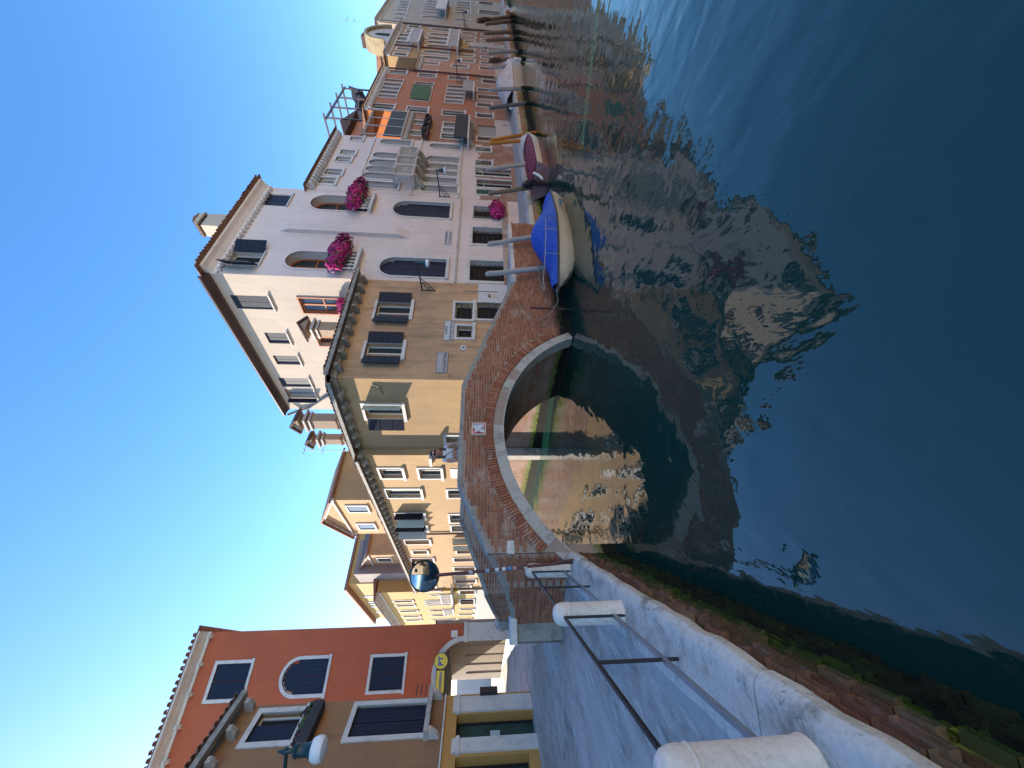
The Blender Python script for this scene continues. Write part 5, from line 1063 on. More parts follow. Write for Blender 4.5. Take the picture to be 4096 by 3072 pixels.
# post office sign
s0, s1, z0, z1 = RD.win(Z5, 1610, 1681, 275, 361, -.35)
ps = wall_thing(RD, 'post_office_sign', 'yellow round PT post office sign with a yellow name bar in the portico arch', 'sign', (s0 + s1)/2, (z0 + z1)/2, .35)
yl = flat('yellow_enamel', (.72, .55, .03), .35, .05); bl_ = flat('blue_lettering', (.03, .08, .35), .5); dk = flat('dark_sign_edge', (.04, .04, .05), .5)
rr = (z1 - z0)/2
mb = MB(); mb.slab([(rr*1.05*math.cos(math.pi*k/16), rr*1.05*math.sin(math.pi*k/16)) for k in range(32)], -.03, .03); part(ps, 'disc_edge', mb, dk)
mb = MB(); mb.slab([(rr*.95*math.cos(math.pi*k/16), rr*.95*math.sin(math.pi*k/16)) for k in range(32)], -.036, -.0305); part(ps, 'disc', mb, yl)
letters(ps, 'PT', rr*1.0, bl_, 0, -.041, 0, wide=rr*1.15, bold=.012, spacing=1.1)
q = RD.win(Z5, 1620, 1660, 368, 484, -.35); q = [q[0] - (s0 + s1)/2, q[1] - (s0 + s1)/2, q[2] - (z0 + z1)/2, q[3] - (z0 + z1)/2]
mb = MB(); mb.box(q[0] - .02, q[1] + .02, -.03, .03, q[2] - .02, q[3] + .02); part(ps, 'bar_edge', mb, dk); mb = MB(); mb.box(q[0], q[1], -.036, -.0305, q[2], q[3]); part(ps, 'name_bar', mb, yl)
letters(ps, 'Posteitaliane', (q[3] - q[2])*.62, bl_, (q[0] + q[1])/2, -.041, (q[2] + q[3])/2, wide=(q[1] - q[0])*.86, bold=.003)
mb = MB(); mb.box(q[0], rr, .03, .05, -rr*.3, rr*.3); mb2 = part(ps, 'bracket', mb, M['iron'])
s0, s1, z0, z1 = RD.win(Z5, 1697, 1732, 163, 189); o = wall_thing(RD, 'wall_notice', 'small white wall notice with yellow mark beside the portico arch', 'sign', (s0 + s1)/2, (z0 + z1)/2, .02)
mb = MB(); mb.box(-.14, .14, -.015, .018, -.15, .15); part(o, 'plate', mb, M['white_paint']); mb = MB(); mb.box(-.06, .04, -.018, -.0155, -.09, .0); part(o, 'mark', mb, yl)

SH = Fac((-9.2, 11.2), 5)
M['shop'] = plaster('ochre_brown_render', (.4, .21, .1), (.24, .14, .085), streak=.45, grime=(.13, .085, .06), base_z=3.42, base_c=(.48, .26, .08), blotch=.9)
wn = [W_(SH, ZD, 262, 540, 556, 738, sur=.14, sill=.1, glass='dark', rec=.18, mull=0, shut=()), W_(SH, ZD, 890, 1345, 505, 700, sur=.13, sill=.12, closed='navy_flat', glass='dark', rec=.2, mull=0),
      W_(SH, ZD, 1540, 2060, 553, 716, sur=.0, sill=0, glass='glass_green', rec=.3, mull=0, fw=.05, frame='iron', name='door'), W_(SH, ZD, 1530, 2010, 822, 1010, sur=0, sill=0, glass='glass_green', rec=.3, mull=0, fw=.05, frame='iron', name='shop_window')]
wn += [dict(r=(-6.6, -5.4, 7.2, 8.5), sur=.13, closed='navy_flat', glass='dark'), dict(r=(-6.6, -5.4, 3.9, 5.9), sur=.13, closed='navy_flat', glass='dark'), dict(r=(-4.2, -3.0, 7.2, 8.5), sur=.13, closed='navy_flat', glass='dark')]
shop = building(SH, 'corner_shop', 'brown ochre building with white framed shop openings and dark blue shutters at near left', 'shop', -16, .22, WZ - .1, 9.1, M['shop'], wn, 3.2, over=.35, cornice='stone_grey', corn=(.1, .12), roof_h=.6)
dentils(shop, 16.2, 8.7, .3, .22, .16, .62, M['stone_old'], .1)
mb = MB(); mb.box(-.1, 16.3, -.42, -.22, 8.98, 9.12); part(shop, 'gutter', mb, M['gutter']); tiles(shop, 16.25, 9.14, .46, .2, s0=8)
def sx(a, b_): return SH.hit(ZD, a, b_)
for a0, a1, b0, b1 in ((1540, 2010, 452, 545), (1530, 2060, 712, 800)):
    s0, s1, z0, z1 = SH.win(ZD, a0, a1, b0, b1); mb = MB(); mb.box(s0 + 16, s1 + 16, -.06, .25, WZ, z1 + .08); part(shop, 'stone_jamb', mb, M['stone'])
    mb = MB(); mb.box(s0 + 15.96, s1 + 16.04, -.09, .2, z1 - .12, z1 - .02); part(shop, 'jamb_capital', mb, M['stone'])
zz = sx(1478, 435)[1]; mb = MB(); mb.cyl((0, -.06, zz), (16.2, -.06, zz), .022, n=8); part(shop, 'white_cable', mb, M['white_paint'], True)
r = SH.win(ZD, 262, 540, 556, 738); x0, x1 = r[0] + 16, r[1] + 16
for o_, (a, b_) in enumerate(((x0 + .01, x0 + (x1 - x0)*.62), )): mb = MB(); mb.box(a, b_, .04, .075, r[2] + .01, r[3] - .01); part(shop, 'shutter', mb, M['navy_flat'])
r = SH.win(ZD, 890, 1345, 505, 700); x0, x1 = r[0] + 16, r[1] + 16
for k in range(3): mb = MB(); mb.box(x1 - .05, x1 + .3, -.3, -.28, r[2] + .05 + .13*k, r[2] + .08 + .13*k); part(shop, 'sill_rail', mb, M['iron'])
mb = MB(); mb.box(x0 - .2, x1 + .3, -.3, .0, r[2] - .14, r[2] - .02); part(shop, 'balcony_sill', mb, M['stone_old'])
for q in (x0 - .1, x1 + .15): mb = MB(); mb.slabx([(0, r[2] - .42), (-.12, r[2] - .36), (-.26, r[2] - .2), (-.26, r[2] - .14), (0, r[2] - .14)], q - .07, q + .07); part(shop, 'bracket', mb, M['stone'])
s0, s1, z0, z1 = SH.win(ZD, 1690, 1800, 420, 457); mb = MB(); mb.box(s0 + 16, s1 + 16, -.16, 0, z0, z1); part(shop, 'meter_box', mb, M['iron'])
s0, s1, z0, z1 = SH.win(ZD, 1757, 1818, 606, 646); mb = MB(); mb.box(s0 + 16, s1 + 16, .28, .297, z0, z1); part(shop, 'door_notice', mb, flat('pale_blue_notice', (.45, .6, .62), .6))
s0, s1, z0, z1 = SH.win(ZD, 1555, 1645, 880, 1000); mb = MB(); mb.box(s0 + 16, s1 + 16, .28, .297, z0, z1); part(shop, 'lime_sign', mb, flat('lime_green_sign', (.4, .6, .02), .5))
s0, s1, z0, z1 = SH.win(ZD, 1690, 1950, 860, 1000); mb = MB(); mb.box(s0 + 16, s1 + 16, .28, .297, z0, z1); part(shop, 'frosted_panel', mb, flat('pale_teal_panel', (.25, .38, .4), .4))
f = SH.win(ZD, 555, 640, 480, 748, -.3); pl = wall_thing(SH, 'window_planter', 'dark window planter with mixed green plants under the shuttered upper window of the shop', 'planter', (f[0] + f[1])/2, f[2] + .06, .18)
w = (f[1] - f[0])/2; mb = MB(); mb.box(-w, w, -.15, .14, -.1, .16); part(pl, 'trough', mb, flat('dark_trough', (.03, .028, .035), .7))
M['leaf2'] = flat('yellow_green_leaves', (.16, .2, .05), .6, .4, 20); M['leaf3'] = flat('purple_leaves', (.07, .03, .04), .6, .5, 20)
for dx, m_, hh in ((-.6, 'leaf3', .12), (-.1, 'leaf', .13), (.15, 'leaf2', .16), (.6, 'leaf3', .2), (.75, 'leaf', .14)):
    o = link('plant', flower_mass('plant', w*.34, .13, hh, 130, .045, m_), pl); o.location = (dx*w, 0, .2); o['kind'] = 'stuff'
# lamp in front of the shop
lp = EYE + ray(*P(ZD, 505, 775)).normalized()*0; d_ = ray(*P(ZD, 600, 790)); k_ = 7.0/d_.y; lp = EYE + d_*k_
t = empty('street_lamp', (-9.4, lp.y - .35, lp.z + .35), math.atan2(.35, lp.x + 9.4), 'large green street lamp with white glass hanging before the brown shop', 'lamp', 'bracket street lamps')
ln = math.hypot(lp.x + 9.4, .35)
mb = MB(); mb.tube([(0, 0, -.5), (ln*.3, 0, -.12), (ln*.7, 0, .02), (ln + .06, 0, .0)], .032, 8); part(t, 'arm', mb, M['lampgreen'], True)
mb = MB(); mb.box(-.05, .05, -.06, .06, -.7, -.3); part(t, 'wall_plate', mb, M['lampgreen'])
o = (ln, 0, -.05); mb = MB(); mb.lathe([(.012, .2), (.03, .12), (.05, .08), (.04, .0), (.03, -.05), (.1, -.09), (.115, -.13), (.1, -.15), (.1, -.3), (.13, -.36), (.17, -.39)], 16, o); part(t, 'lamp_housing', mb, M['lampgreen'], True)
mb = MB(); mb.lathe([(.165, -.39), (.19, -.45), (.195, -.51), (.175, -.57), (.11, -.61), (.01, -.62)], 20, o); part(t, 'lamp_glass', mb, M['frosted'], True)
# passers-by and street beyond the portico read as a bright gap; a pale wall, added for its brightness, closes it
mb = MB(); mb.box(-37, -26, 37, 37.4, .9, 4.2); o = part(None, 'bright_gap_wall', mb, plaster('pale_gap_wall', (.6, .56, .52), (.5, .48, .46))); tag(o, 'pale wall added for the bright gap seen through the portico', 'wall')

# ------------------------------------------------------------------ mooring poles
PF = Fac(Q.pt(0, -.45, 0)[:2], 52.5); PL = Fac(L.pt(0, -.3, 0)[:2], 50)
def pole(fac, Z, top, base, r, mat, label, group='mooring poles', bulge=False, bz=-.6):
    s0, z0 = fac.hit(Z, *top); s1, z1 = fac.hit(Z, *base)
    k = (s0 - s1)/max(.2, z0 - z1); sb = s1 + k*(bz - z1)
    b0 = fac.pt(sb, 0, bz); tp = fac.pt(s0, 0, z0) - b0
    t = empty('mooring_pole', b0, 0, label, 'pole', group)
    mb = MB(); n = 7; pts = [tp*(i/n) + Vector((random.uniform(-.012, .012), random.uniform(-.012, .012), 0)) for i in range(n + 1)]
    mb.tube(pts, [r*(1.05 - .12*i/n) for i in range(n + 1)], 12); part(t, 'shaft', mb, M[mat], True)
    mb = MB(); p = tp; q = tp.normalized(); mb.cyl(p - q*.01, p + q*.05, r*.9, r*.6, 12); part(t, 'tip', mb, M[mat], True)
    mb = MB(); a = tp*((.15 - bz)/tp.z); mb.tube([tp*((-.2 - bz)/tp.z), a, tp*((.42 - bz)/tp.z)], [r*1.06, r*1.08, r*1.02], 12); part(t, 'weed_band', mb, M['weed'], True)
    if bulge: mb = MB(); mb.tube([tp*.72, tp*.8, tp*.9, tp*.98], [r*1.05, r*1.5, r*1.55, r*1.2], 10); part(t, 'lashing', mb, M['tile_dark'], True)
    return t
M['pole_grey'] = wood('silver_grey_timber', (.3, .3, .3), (.4, .4, .4), .8); M['pole_blue'] = wood('slate_blue_timber', (.1, .11, .14), (.16, .17, .2), .8); M['pole_brown'] = wood('brown_timber', (.16, .11, .075), (.24, .18, .13), .8); M['pole_orange'] = wood('ochre_painted_timber', (.38, .14, .02), (.45, .19, .03), .7); M['weed'] = flat('black_weed', (.015, .016, .01), .8, .5, 9)
pole(PL, Z8, (137, 1515), (462, 1480), .085, 'pole_grey', 'pale grey mooring pole beside the bow of the blue boat')
pole(PL, Z8, (147, 1350), (400, 1308), .085, 'pole_grey', 'pale grey mooring pole behind the middle of the blue boat')
pole(PF, Z8, (150, 1070), (415, 1030), .09, 'pole_brown', 'leaning brown mooring pole by the outboard engine of the maroon boat')
pole(PF, Z8, (138, 935), (368, 907), .09, 'pole_grey', 'leaning grey mooring pole behind the stern of the maroon boat')
pole(PF, Z8, (157, 793), (340, 777), .085, 'pole_orange', 'left of the two ochre mooring poles at the maroon boat bow')
pole(PF, Z8, (157, 778), (345, 745), .085, 'pole_orange', 'right of the two ochre mooring poles at the maroon boat bow')
pole(PF, Z8, (153, 596), (303, 578), .1, 'pole_blue', 'dark slate mooring pole just left of the white covered boat')
pole(PF, Z8, (150, 497), (245, 492), .11, 'pole_grey', 'grey mooring pole behind the left half of the white covered boat')
pole(PF, Z8, (150, 375), (250, 365), .11, 'pole_grey', 'grey mooring pole behind the right half of the white covered boat')
pole(PF, Z8, (147, 336), (328, 322), .11, 'pole_brown', 'dark mooring pole with a bulky lashing right of the white covered boat', bulge=True)
pole(PF, Z8, (143, 291), (290, 283), .12, 'pole_grey', 'pale grey mooring pole before the ochre palace door')
pole(PF, Z8, (135, 222), (270, 215), .13, 'pole_brown', 'brown mooring pole before the right side of the ochre palace')
pole(PF, Z8, (122, 183), (258, 177), .14, 'pole_brown', 'dark mooring pole left of the small orange rowing boat')
pole(PF, Z8, (128, 132), (243, 120), .14, 'pole_brown', 'shorter mooring pole at the stern of the orange rowing boat')
pole(PF, Z8, (80, 116), (240, 96), .14, 'pole_brown', 'tallest far mooring pole with mossy top beside the orange rowing boat', bulge=True)
p = ground(2290, 1238, 0); t = empty('mooring_pole', (p.x, p.y, -.8), 0, 'thin rusty pole standing in the water before the bridge abutment', 'pole')
mb = MB(); mb.tube([(0, 0, 0), (.0, .0, 1), (.01, .0, 2.02)], .035, 10); part(t, 'shaft', mb, M['rust'], True)
mb = MB(); mb.tube([(0, 0, .5), (0, 0, 1.05)], .04, 10); part(t, 'weed_band', mb, M['weed'], True)

# ------------------------------------------------------------------ boats
def hull_sections(Lh, Bm, Hs, Hb, n=18, tr=.82, flare=.82, bowp=2.4, draft=.16):
    """x from stern 0 to bow Lh; returns gunwale half-beam, sheer height per station"""
    out = []
    for i in range(n + 1):
        t = i/n; hb = Bm/2*(tr + (1 - tr)*min(1, t/.4)) if t < .4 else Bm/2*(1 - ((t - .4)/.6)**bowp)
        hb = max(hb, .015); sh = Hs + (Hb - Hs)*t**2.2; out.append((t*Lh, hb, sh, -draft*(1 - t**5) + sh*.75*t**9))
    return out
def boat(label, loc, az, Lh, Bm, Hs, Hb, m_hull, m_rub, flare=.8, **kw):
    a = R(az); t = empty('motor_boat' if kw.get('motor') else 'rowing_boat', (loc[0], loc[1], 0), math.atan2(math.cos(a), math.sin(a)), label, 'boat', 'moored boats')
    S = hull_sections(Lh, Bm, Hs, Hb, bowp=kw.get('bowp', 2.4)); mb = MB(); R_ = []
    for x, hb, sh, kz in S:
        rake = (x/Lh)**8*kw.get('rake', .35)
        prof = [(0, kz), (hb*.55, kz + .02), (hb*flare, max(kz + .05, .04 + (sh - .04)*.12)), (hb*.93, sh*.6 + kz*.0), (hb, sh)]
        zt = sh
        prof = [(y, z) for y, z in prof]
        R_.append([Vector((x + rake*(z - kz)/max(.1, sh - kz), y, z)) for y, z in prof] + [Vector((x + rake*(z - kz)/max(.1, sh - kz), -y, z)) for y, z in prof[::-1][:-1]])
    mb.loft(R_, False, False); k = len(mb.v); mb.f.append(tuple(range(len(R_[0])))); mb.c.append(0)
    part(t, 'hull', mb, m_hull, True)
    for sgn in (1, -1):
        mb = MB(); mb.tube([Vector((x + (x/Lh)**8*kw.get('rake', .35), sgn*(hb + .01), sh - .01)) for x, hb, sh, _ in S], .028, 8); part(t, 'rubbing_strake', mb, m_rub, True)
    mb = MB(); D = [[Vector((x + (x/Lh)**8*kw.get('rake', .35), y, sh - .015)) for y in (-hb, 0, hb)] for x, hb, sh, _ in S]; mb.loft(D, False, False); part(t, 'deck', mb, kw.get('m_deck', m_hull), True)
    return t, S
def cover(t, S, Lh, x0, x1, hfun, mat, rake=.35, edge=.96, sag=.03, over=.0):
    mb = MB(); R_ = []; n = 26; m = 14
    for i in range(n + 1):
        x = x0 + (x1 - x0)*i/n; j = min(len(S) - 2, int(x/Lh*(len(S) - 1))); f = x/Lh*(len(S) - 1) - j
        hb = S[j][1]*(1 - f) + S[j + 1][1]*f; sh = S[j][2]*(1 - f) + S[j + 1][2]*f; rk = (x/Lh)**8*rake; h = hfun((x - x0)/(x1 - x0)); row = []
        for q in range(m + 1):
            y = -1 + 2*q/m; prof = (1 - abs(y)**2.2); z = sh + .02 + h*prof + sag*math.sin(i*1.1 + y*2.5)*prof*.6 + .012*math.sin(i*2.9 + q*1.7)*prof - over*(abs(y) > .95)
            row.append(Vector((x + rk, y*(hb*edge + .03*(over > 0)), z)))
        R_.append(row)
    mb.loft(R_, False, False); return part(t, 'cover', mb, mat, True)
def outboard(t, x, y, z, m_cowl, tilt=.0, s=1.0):
    o = empty('x', (0, 0, 0), 0, 'x', 'x'); bpy.data.objects.remove(o)
    mb = MB(); c = Vector((x, y, z)); ax = Vector((-math.cos(tilt), 0, math.sin(tilt)*0 + .0)); 
    R_ = []
    for k, (hx, hy, dz) in enumerate(((.1, .08, 0), (.19, .13, .05), (.22, .145, .2), (.2, .13, .33), (.1, .07, .4))):
        R_.append([c + Vector((s*(hx*math.cos(q*math.pi/6) - .1 - dz*math.sin(tilt)), s*hy*math.sin(q*math.pi/6), s*dz)) for q in range(12)])
    mb.loft(R_); e = part(t, 'outboard_engine', mb, m_cowl, True)
    mb = MB(); mb.box(x - s*.2, x - s*.05, y - .05*s, y + .05*s, z - .6*s, z + .02); part(e, 'engine_leg', mb, M['iron'])
    mb = MB(); mb.box(x - s*.3, x - s*.02, y - .015, y + .015, z - .66*s, z - .45*s); part(e, 'skeg', mb, M['iron'])
    mb = MB(); mb.box(x - s*.1, x + .06, y - .1*s, y + .1*s, z - .1*s, z + .04); part(e, 'clamp', mb, M['iron'])
    return e
def tarp(name, c, c2):
    m, ns, ls, b = newmat(name); v, s = coords(ns, ls); n = noise(ns, ls, v, 2.2, 5, .6); n2 = noise(ns, ls, mapped(ns, ls, v, (1, 3, 1)), 5, 3)
    ls.new(mixc(ns, ls, n, (*c, 1), (*c2, 1)), b.inputs['Base Color']); b.inputs['Roughness'].default_value = .6; n3 = noise(ns, ls, mapped(ns, ls, v, (5, 1.2, 2)), 1.7, 3, .5, 1.2); bump(ns, ls, math_(ns, ls, 'ADD', math_(ns, ls, 'ADD', n, n2), n3), b, .8, .12); return m
cream = flat('cream_gelcoat', (.6, .5, .39), .3, .1, 3); blue_t = tarp('blue_tarpaulin', (.003, .05, .38), (.008, .09, .5)); mar_t = tarp('maroon_canvas', (.16, .008, .03), (.23, .015, .045)); whi_t = tarp('white_canvas', (.55, .54, .53), (.62, .6, .58))
mar_h = flat('faded_maroon_hull', (.34, .17, .16), .4, .3, 4); white_h = flat('white_gelcoat', (.62, .6, .58), .35, .1, 3); orange_h = wood('varnished_orange_wood', (.4, .12, .03), (.5, .17, .05), .35)
# blue covered boat, bow towards the bridge
t, S = boat('cream boat under a bright blue tarpaulin moored by the white house', (5.95, 13.0), 180 + 51, 4.1, 1.65, .42, .56, cream, M['iron'], motor=True, bowp=2.0)
cover(t, S, 4.1, .02, 3.95, lambda f: .12 + .52*math.exp(-((f - .42)/.2)**2) + .2*math.exp(-((f - .75)/.15)**2)*(1 - f), blue_t, over=.06, sag=.05)
for sgn in (1, -1):
    mb = MB(); mb.tube([(2.0, sgn*.78, .5), (2.05, sgn*.8, .78), (2.6, sgn*.76, .82), (3.4, sgn*.5, .88), (4.05, sgn*.16, .94), (4.42, 0, .93)], .013, 6); part(t, 'bow_rail', mb, M['galv'], True)
    for x_, y_ in ((2.6, .76), (3.4, .5)): mb = MB(); mb.cyl((x_, sgn*y_, .48), (x_, sgn*y_, .86), .011, n=6); part(t, 'rail_post', mb, M['galv'])
me = text_mesh('Leggero', .13, flat('teal_lettering', (.03, .14, .2), .5), .004); o = link('lettering', me, t); o.rotation_euler = (R(80), 0, 0); o.location = (1.0, -.0, .22)
o.rotation_euler = (R(86), 0, R(180)); o.location = (1.05, .815, .24)
def rope(t, pts): mb = MB(); mb.tube(pts, .011, 5); return part(t, 'mooring_rope', mb, flat('hemp_rope', (.35, .32, .27), .9), True)
rope(t, [(4.35, 0, .6), (4.45, -.3, .5), (4.5, -.62, .62), (4.5, -.95, .9)]); rope(t, [(.1, -.7, .45), (-.2, -1.0, .45), (-.6, -1.5, .74)])
# maroon boat with outboard
t, S = boat('maroon and cream boat under a maroon canvas with black outboard engine', (8.15, 15.35), 49, 4.9, 1.75, .5, .75, mar_h, flat('cream_gunwale', (.55, .48, .4), .4), motor=True, m_deck=white_h, bowp=2.2)
cover(t, S, 4.9, .35, 3.75, lambda f: .03 + .16*math.sin(math.pi*min(1, f*1.05))**.7, mar_t, edge=.86, sag=.02)
mb = MB(); R_ = []
for i in range(9):                               # raised white foredeck
    x = 3.62 + 1.28*i/8; q = x/4.9*(len(S) - 1); j = min(len(S) - 2, int(q)); f = q - j; hb = S[j][1]*(1 - f) + S[j + 1][1]*f; sh = S[j][2]*(1 - f) + S[j + 1][2]*f; rk = (x/4.9)**8*.35
    R_.append([Vector((x + rk, y*hb*.97, sh + .01 + .17*(1 - abs(y)**2)*math.sin(math.pi*(.25 + .7*i/8)))) for y in (-1, -.7, -.35, 0, .35, .7, 1)])
mb.loft(R_, False, False); part(t, 'foredeck', mb, white_h, True)
for sgn in (1, -1):
    mb = MB(); R_ = [[Vector((x + (x/4.9)**8*.35*(.8 if k == 0 else 1), sgn*(hb*w_ + .014), sh*z_)) for k, (w_, z_) in enumerate(((.945, .62), (.975, .8), (1.0, .97)))] for x, hb, sh, _ in S]; mb.loft(R_, False, False); part(t, 'topside_band', mb, cream, True)
outboard(t, -.05, 0, .62, flat('black_cowl', (.02, .022, .035), .3), .5, 1.15)
mb = MB(); mb.tube([(.05, -.3, .6), (-.3, -.35, .42), (-.5, -.3, .3)], .05, 8); part(t, 'fender', mb, M['white_paint'], True)
mb = MB(); R_ = [[(x_, y_, z_) for x_, z_ in ((0, .52), (0, .9), (.5, .78), (.9, .6))] for y_ in (-.45, -.2, .1)]
rope(t, [(4.6, .1, .8), (4.9, .35, .66), (5.1, .7, .75)]); rope(t, [(.3, .75, .5), (.1, 1.0, .45), (-.1, 1.35, .7)])
# white covered boat
t, S = boat('large white motor boat fully wrapped in a white canvas cover', (18.2, 25.0), 62, 5.6, 2.1, .75, 1.0, white_h, M['galv'], motor=True, m_deck=whi_t)
cover(t, S, 5.6, .02, 5.3, lambda f: .25 + .75*math.exp(-((f - .4)/.3)**2), whi_t, over=.15, sag=.06)
outboard(t, -.1, .0, .5, M['white_paint'], .3, 1.2)
mb = MB(); mb.lathe([(.02, -.3), (.1, -.26), (.12, 0), (.1, .26), (.02, .3)], 12, (3.2, -1.15, .45)); part(t, 'fender', mb, M['white_paint'], True)
# small rowing boat
t, S = boat('small orange wooden boat with a white cover at far right', (37.0, 38.9), 49, 4.8, 1.5, .45, .7, orange_h, orange_h)
cover(t, S, 4.8, .3, 4.3, lambda f: .12 + .15*math.sin(math.pi*f), whi_t, edge=.8)
outboard(t, -.05, 0, .5, flat('black_cowl_small', (.02, .02, .03), .35), .4, 1.0)
p = Q.pt(2.4, -.35, .55); o = empty('round_fender', p, 0, 'round grey buoy fender between the blue boat and the quay', 'fender')
mb = MB(); mb.lathe([(.02, -.22), (.13, -.19), (.2, -.08), (.21, .02), (.17, .13), (.07, .2), (.03, .26)], 18); part(o, 'ball', mb, flat('grey_fender_rubber', (.3, .29, .3), .5), True)
mb = MB(); mb.tube([(0, 0, .24), (-.05, .12, .34), (-.1, .4, .3)], .012, 6); part(o, 'rope', mb, M['stone_grey'], True)

# ------------------------------------------------------------------ the person on the bridge
def skin_body(chains, root, levels=2):
    V = []; E = []; Rd = []; idx = {}
    for ch in chains:
        prev = None
        for p, r in ch:
            key = tuple(round(c, 4) for c in p)
            if key not in idx: idx[key] = len(V); V.append(p); Rd.append(r)
            if prev is not None: E.append((prev, idx[key]))
            prev = idx[key]
    me = bpy.data.meshes.new('body'); me.from_pydata(V, E, []); o = bpy.data.objects.new('body', me); col.objects.link(o)
    m = o.modifiers.new('s', 'SKIN'); su = o.modifiers.new('u', 'SUBSURF'); su.levels = su.render_levels = levels
    for i, v in enumerate(me.skin_vertices[0].data):
        rr = Rd[i]; v.radius = rr if isinstance(rr, tuple) else (rr, rr); v.use_root = (i == idx[tuple(round(c, 4) for c in root)])
    dg = bpy.context.evaluated_depsgraph_get(); m2 = bpy.data.meshes.new_from_object(o.evaluated_get(dg)); bpy.data.objects.remove(o)
    m2.polygons.foreach_set('use_smooth', [True]*len(m2.polygons)); return m2
DK = 2.36
pp = L.pt(2.42, .62, DK); per = empty('person', pp, L.rz - R(18), 'person in white crop top, jeans and sunglasses leaning on the bridge parapet', 'person')
# local: x to the viewer's right, -y towards the viewer
hd = 1.24
ch = [[((0, .08, .7), (.13, .1)), ((0, .06, .84), (.11, .085)), ((0, .04, .95), (.125, .09)), ((0, .02, 1.04), (.12, .08)), ((0, .0, 1.09), .06), ((0, -.02, 1.13), .065), ((0, -.04, 1.18), (.1, .11)), ((0, -.04, 1.26), (.115, .125)), ((0, -.03, 1.33), (.09, .1))],
      [((0, .02, 1.04), (.12, .08)), ((.13, .01, 1.03), .05), ((.19, -.08, .9), .04), ((.2, -.2, .78), .034), ((.22, -.33, .71), .028)], [((0, .02, 1.04), (.12, .08)), ((-.13, .01, 1.03), .05), ((-.19, -.08, .9), .04), ((-.2, -.2, .78), .034), ((-.22, -.33, .71), .028)],
      [((0, .08, .7), (.13, .1)), ((.09, .09, .62), .09), ((.1, .05, .36), .065), ((.1, .1, .08), .045), ((.1, .02, .03), .035)], [((0, .08, .7), (.13, .1)), ((-.09, .09, .62), .09), ((-.1, .05, .36), .065), ((-.1, .1, .08), .045), ((-.1, .02, .03), .035)]]
skin = flat('skin', (.42, .2, .13), .5, .08, 10)
bm_ = skin_body(ch, (0, .08, .7)); bm_.materials.append(skin); link('body', bm_, per)
# clothing follows the body
def cloth(name, chains, root, mat): m2 = skin_body(chains, root); m2.materials.append(mat); return link(name, m2, per)
cloth('top', [[((0, .06, .9), (.135, .1)), ((0, .04, .96), (.143, .105)), ((0, .02, 1.035), (.13, .09)), ((0, .01, 1.075), (.075, .06))], [((0, .02, 1.035), (.13, .09)), ((.135, .01, 1.025), .066), ((.175, -.04, .95), .06)], [((0, .02, 1.035), (.13, .09)), ((-.135, .01, 1.025), .066), ((-.175, -.04, .95), .06)]], (0, .04, .96), flat('white_cotton', (.68, .68, .74), .8, .06))
cloth('jeans', [[((0, .07, .85), (.13, .1)), ((0, .08, .72), (.15, .115)), ((0, .085, .64), (.14, .11))], [((0, .08, .72), (.15, .115)), ((.09, .09, .6), .1), ((.1, .05, .36), .08), ((.1, .1, .1), .062)], [((0, .08, .72), (.15, .115)), ((-.09, .09, .6), .1), ((-.1, .05, .36), .08), ((-.1, .1, .1), .062)]], (0, .08, .72), flat('light_denim', (.2, .32, .5), .85, .2, 14))
for sgn in (1, -1):                              # shoes
    mb = MB(); mb.loft([[(sgn*.1 + .045*math.cos(q*math.pi/5), y_ , .0 + h_*(.5 + .5*math.sin(q*math.pi/5))) for q in range(10)] for y_, h_ in ((.16, .06), (.1, .09), (.0, .08), (-.08, .05))]); part(per, 'shoe', mb, M['white_paint'], True)
hair = flat('dark_brown_hair', (.03, .02, .018), .5, .2, 30)
mb = MB(); R_ = []
for k in range(7):
    t_ = k/6; R_.append([Vector((.105*math.cos(q*math.pi/8)*math.sin(.15 + 1.45*t_), -.025 + .115*math.sin(q*math.pi/8)*math.sin(.15 + 1.45*t_) + .012*t_, 1.25 + .13*math.cos(.15 + 1.45*t_))) for q in range(16)])
mb.loft(R_, True, True)
mb.v = [(x_, y_ if (y_ > -.085 or z_ > 1.315) else -.06, z_) for x_, y_, z_ in mb.v]; part(per, 'hair', mb, hair, True)
for sgn in (1, -1): mb = MB(); mb.tube([(sgn*.085, .01, 1.24), (sgn*.095, -.02, 1.17), (sgn*.095, -.07, 1.08), (sgn*.085, -.1, 1.01)], [.022, .026, .026, .02], 8); part(per, 'braid', mb, hair, True)
shades = flat('black_sunglasses', (.008, .008, .01), .5, spec=.15)
mb = MB()
for sgn in (1, -1): mb.lathe([(.032, 0), (.034, .006), (.028, .012)], 14, (0, 0, 0))
mb = MB()
for sgn in (1, -1): mb.slab([(sgn*.039 + .032*math.cos(q*math.pi/7), 1.25 + .027*math.sin(q*math.pi/7)) for q in range(14)], -.16, -.142)
mb.box(-.012, .012, -.157, -.147, 1.253, 1.26); part(per, 'sunglasses', mb, shades)
mb = MB(); mb.loft([[(-.013, -.135, 1.245), (.013, -.135, 1.245), (.013, -.11, 1.245), (-.013, -.11, 1.245)], [(-.018, -.16, 1.208), (.018, -.16, 1.208), (.016, -.11, 1.206), (-.016, -.11, 1.206)]]); part(per, 'nose', mb, skin, True)
mb = MB(); mb.box(-.026, .026, -.138, -.12, 1.172, 1.184); part(per, 'mouth', mb, flat('lips', (.35, .1, .09), .5))
mb = MB(); mb.tube([(-.1, .12, 1.02), (-.09, -.07, 1.06), (.0, -.11, .93), (.1, -.07, .76), (.16, .05, .68)], .008, 6); part(per, 'bag_strap', mb, flat('dark_strap', (.02, .03, .06), .6), True)
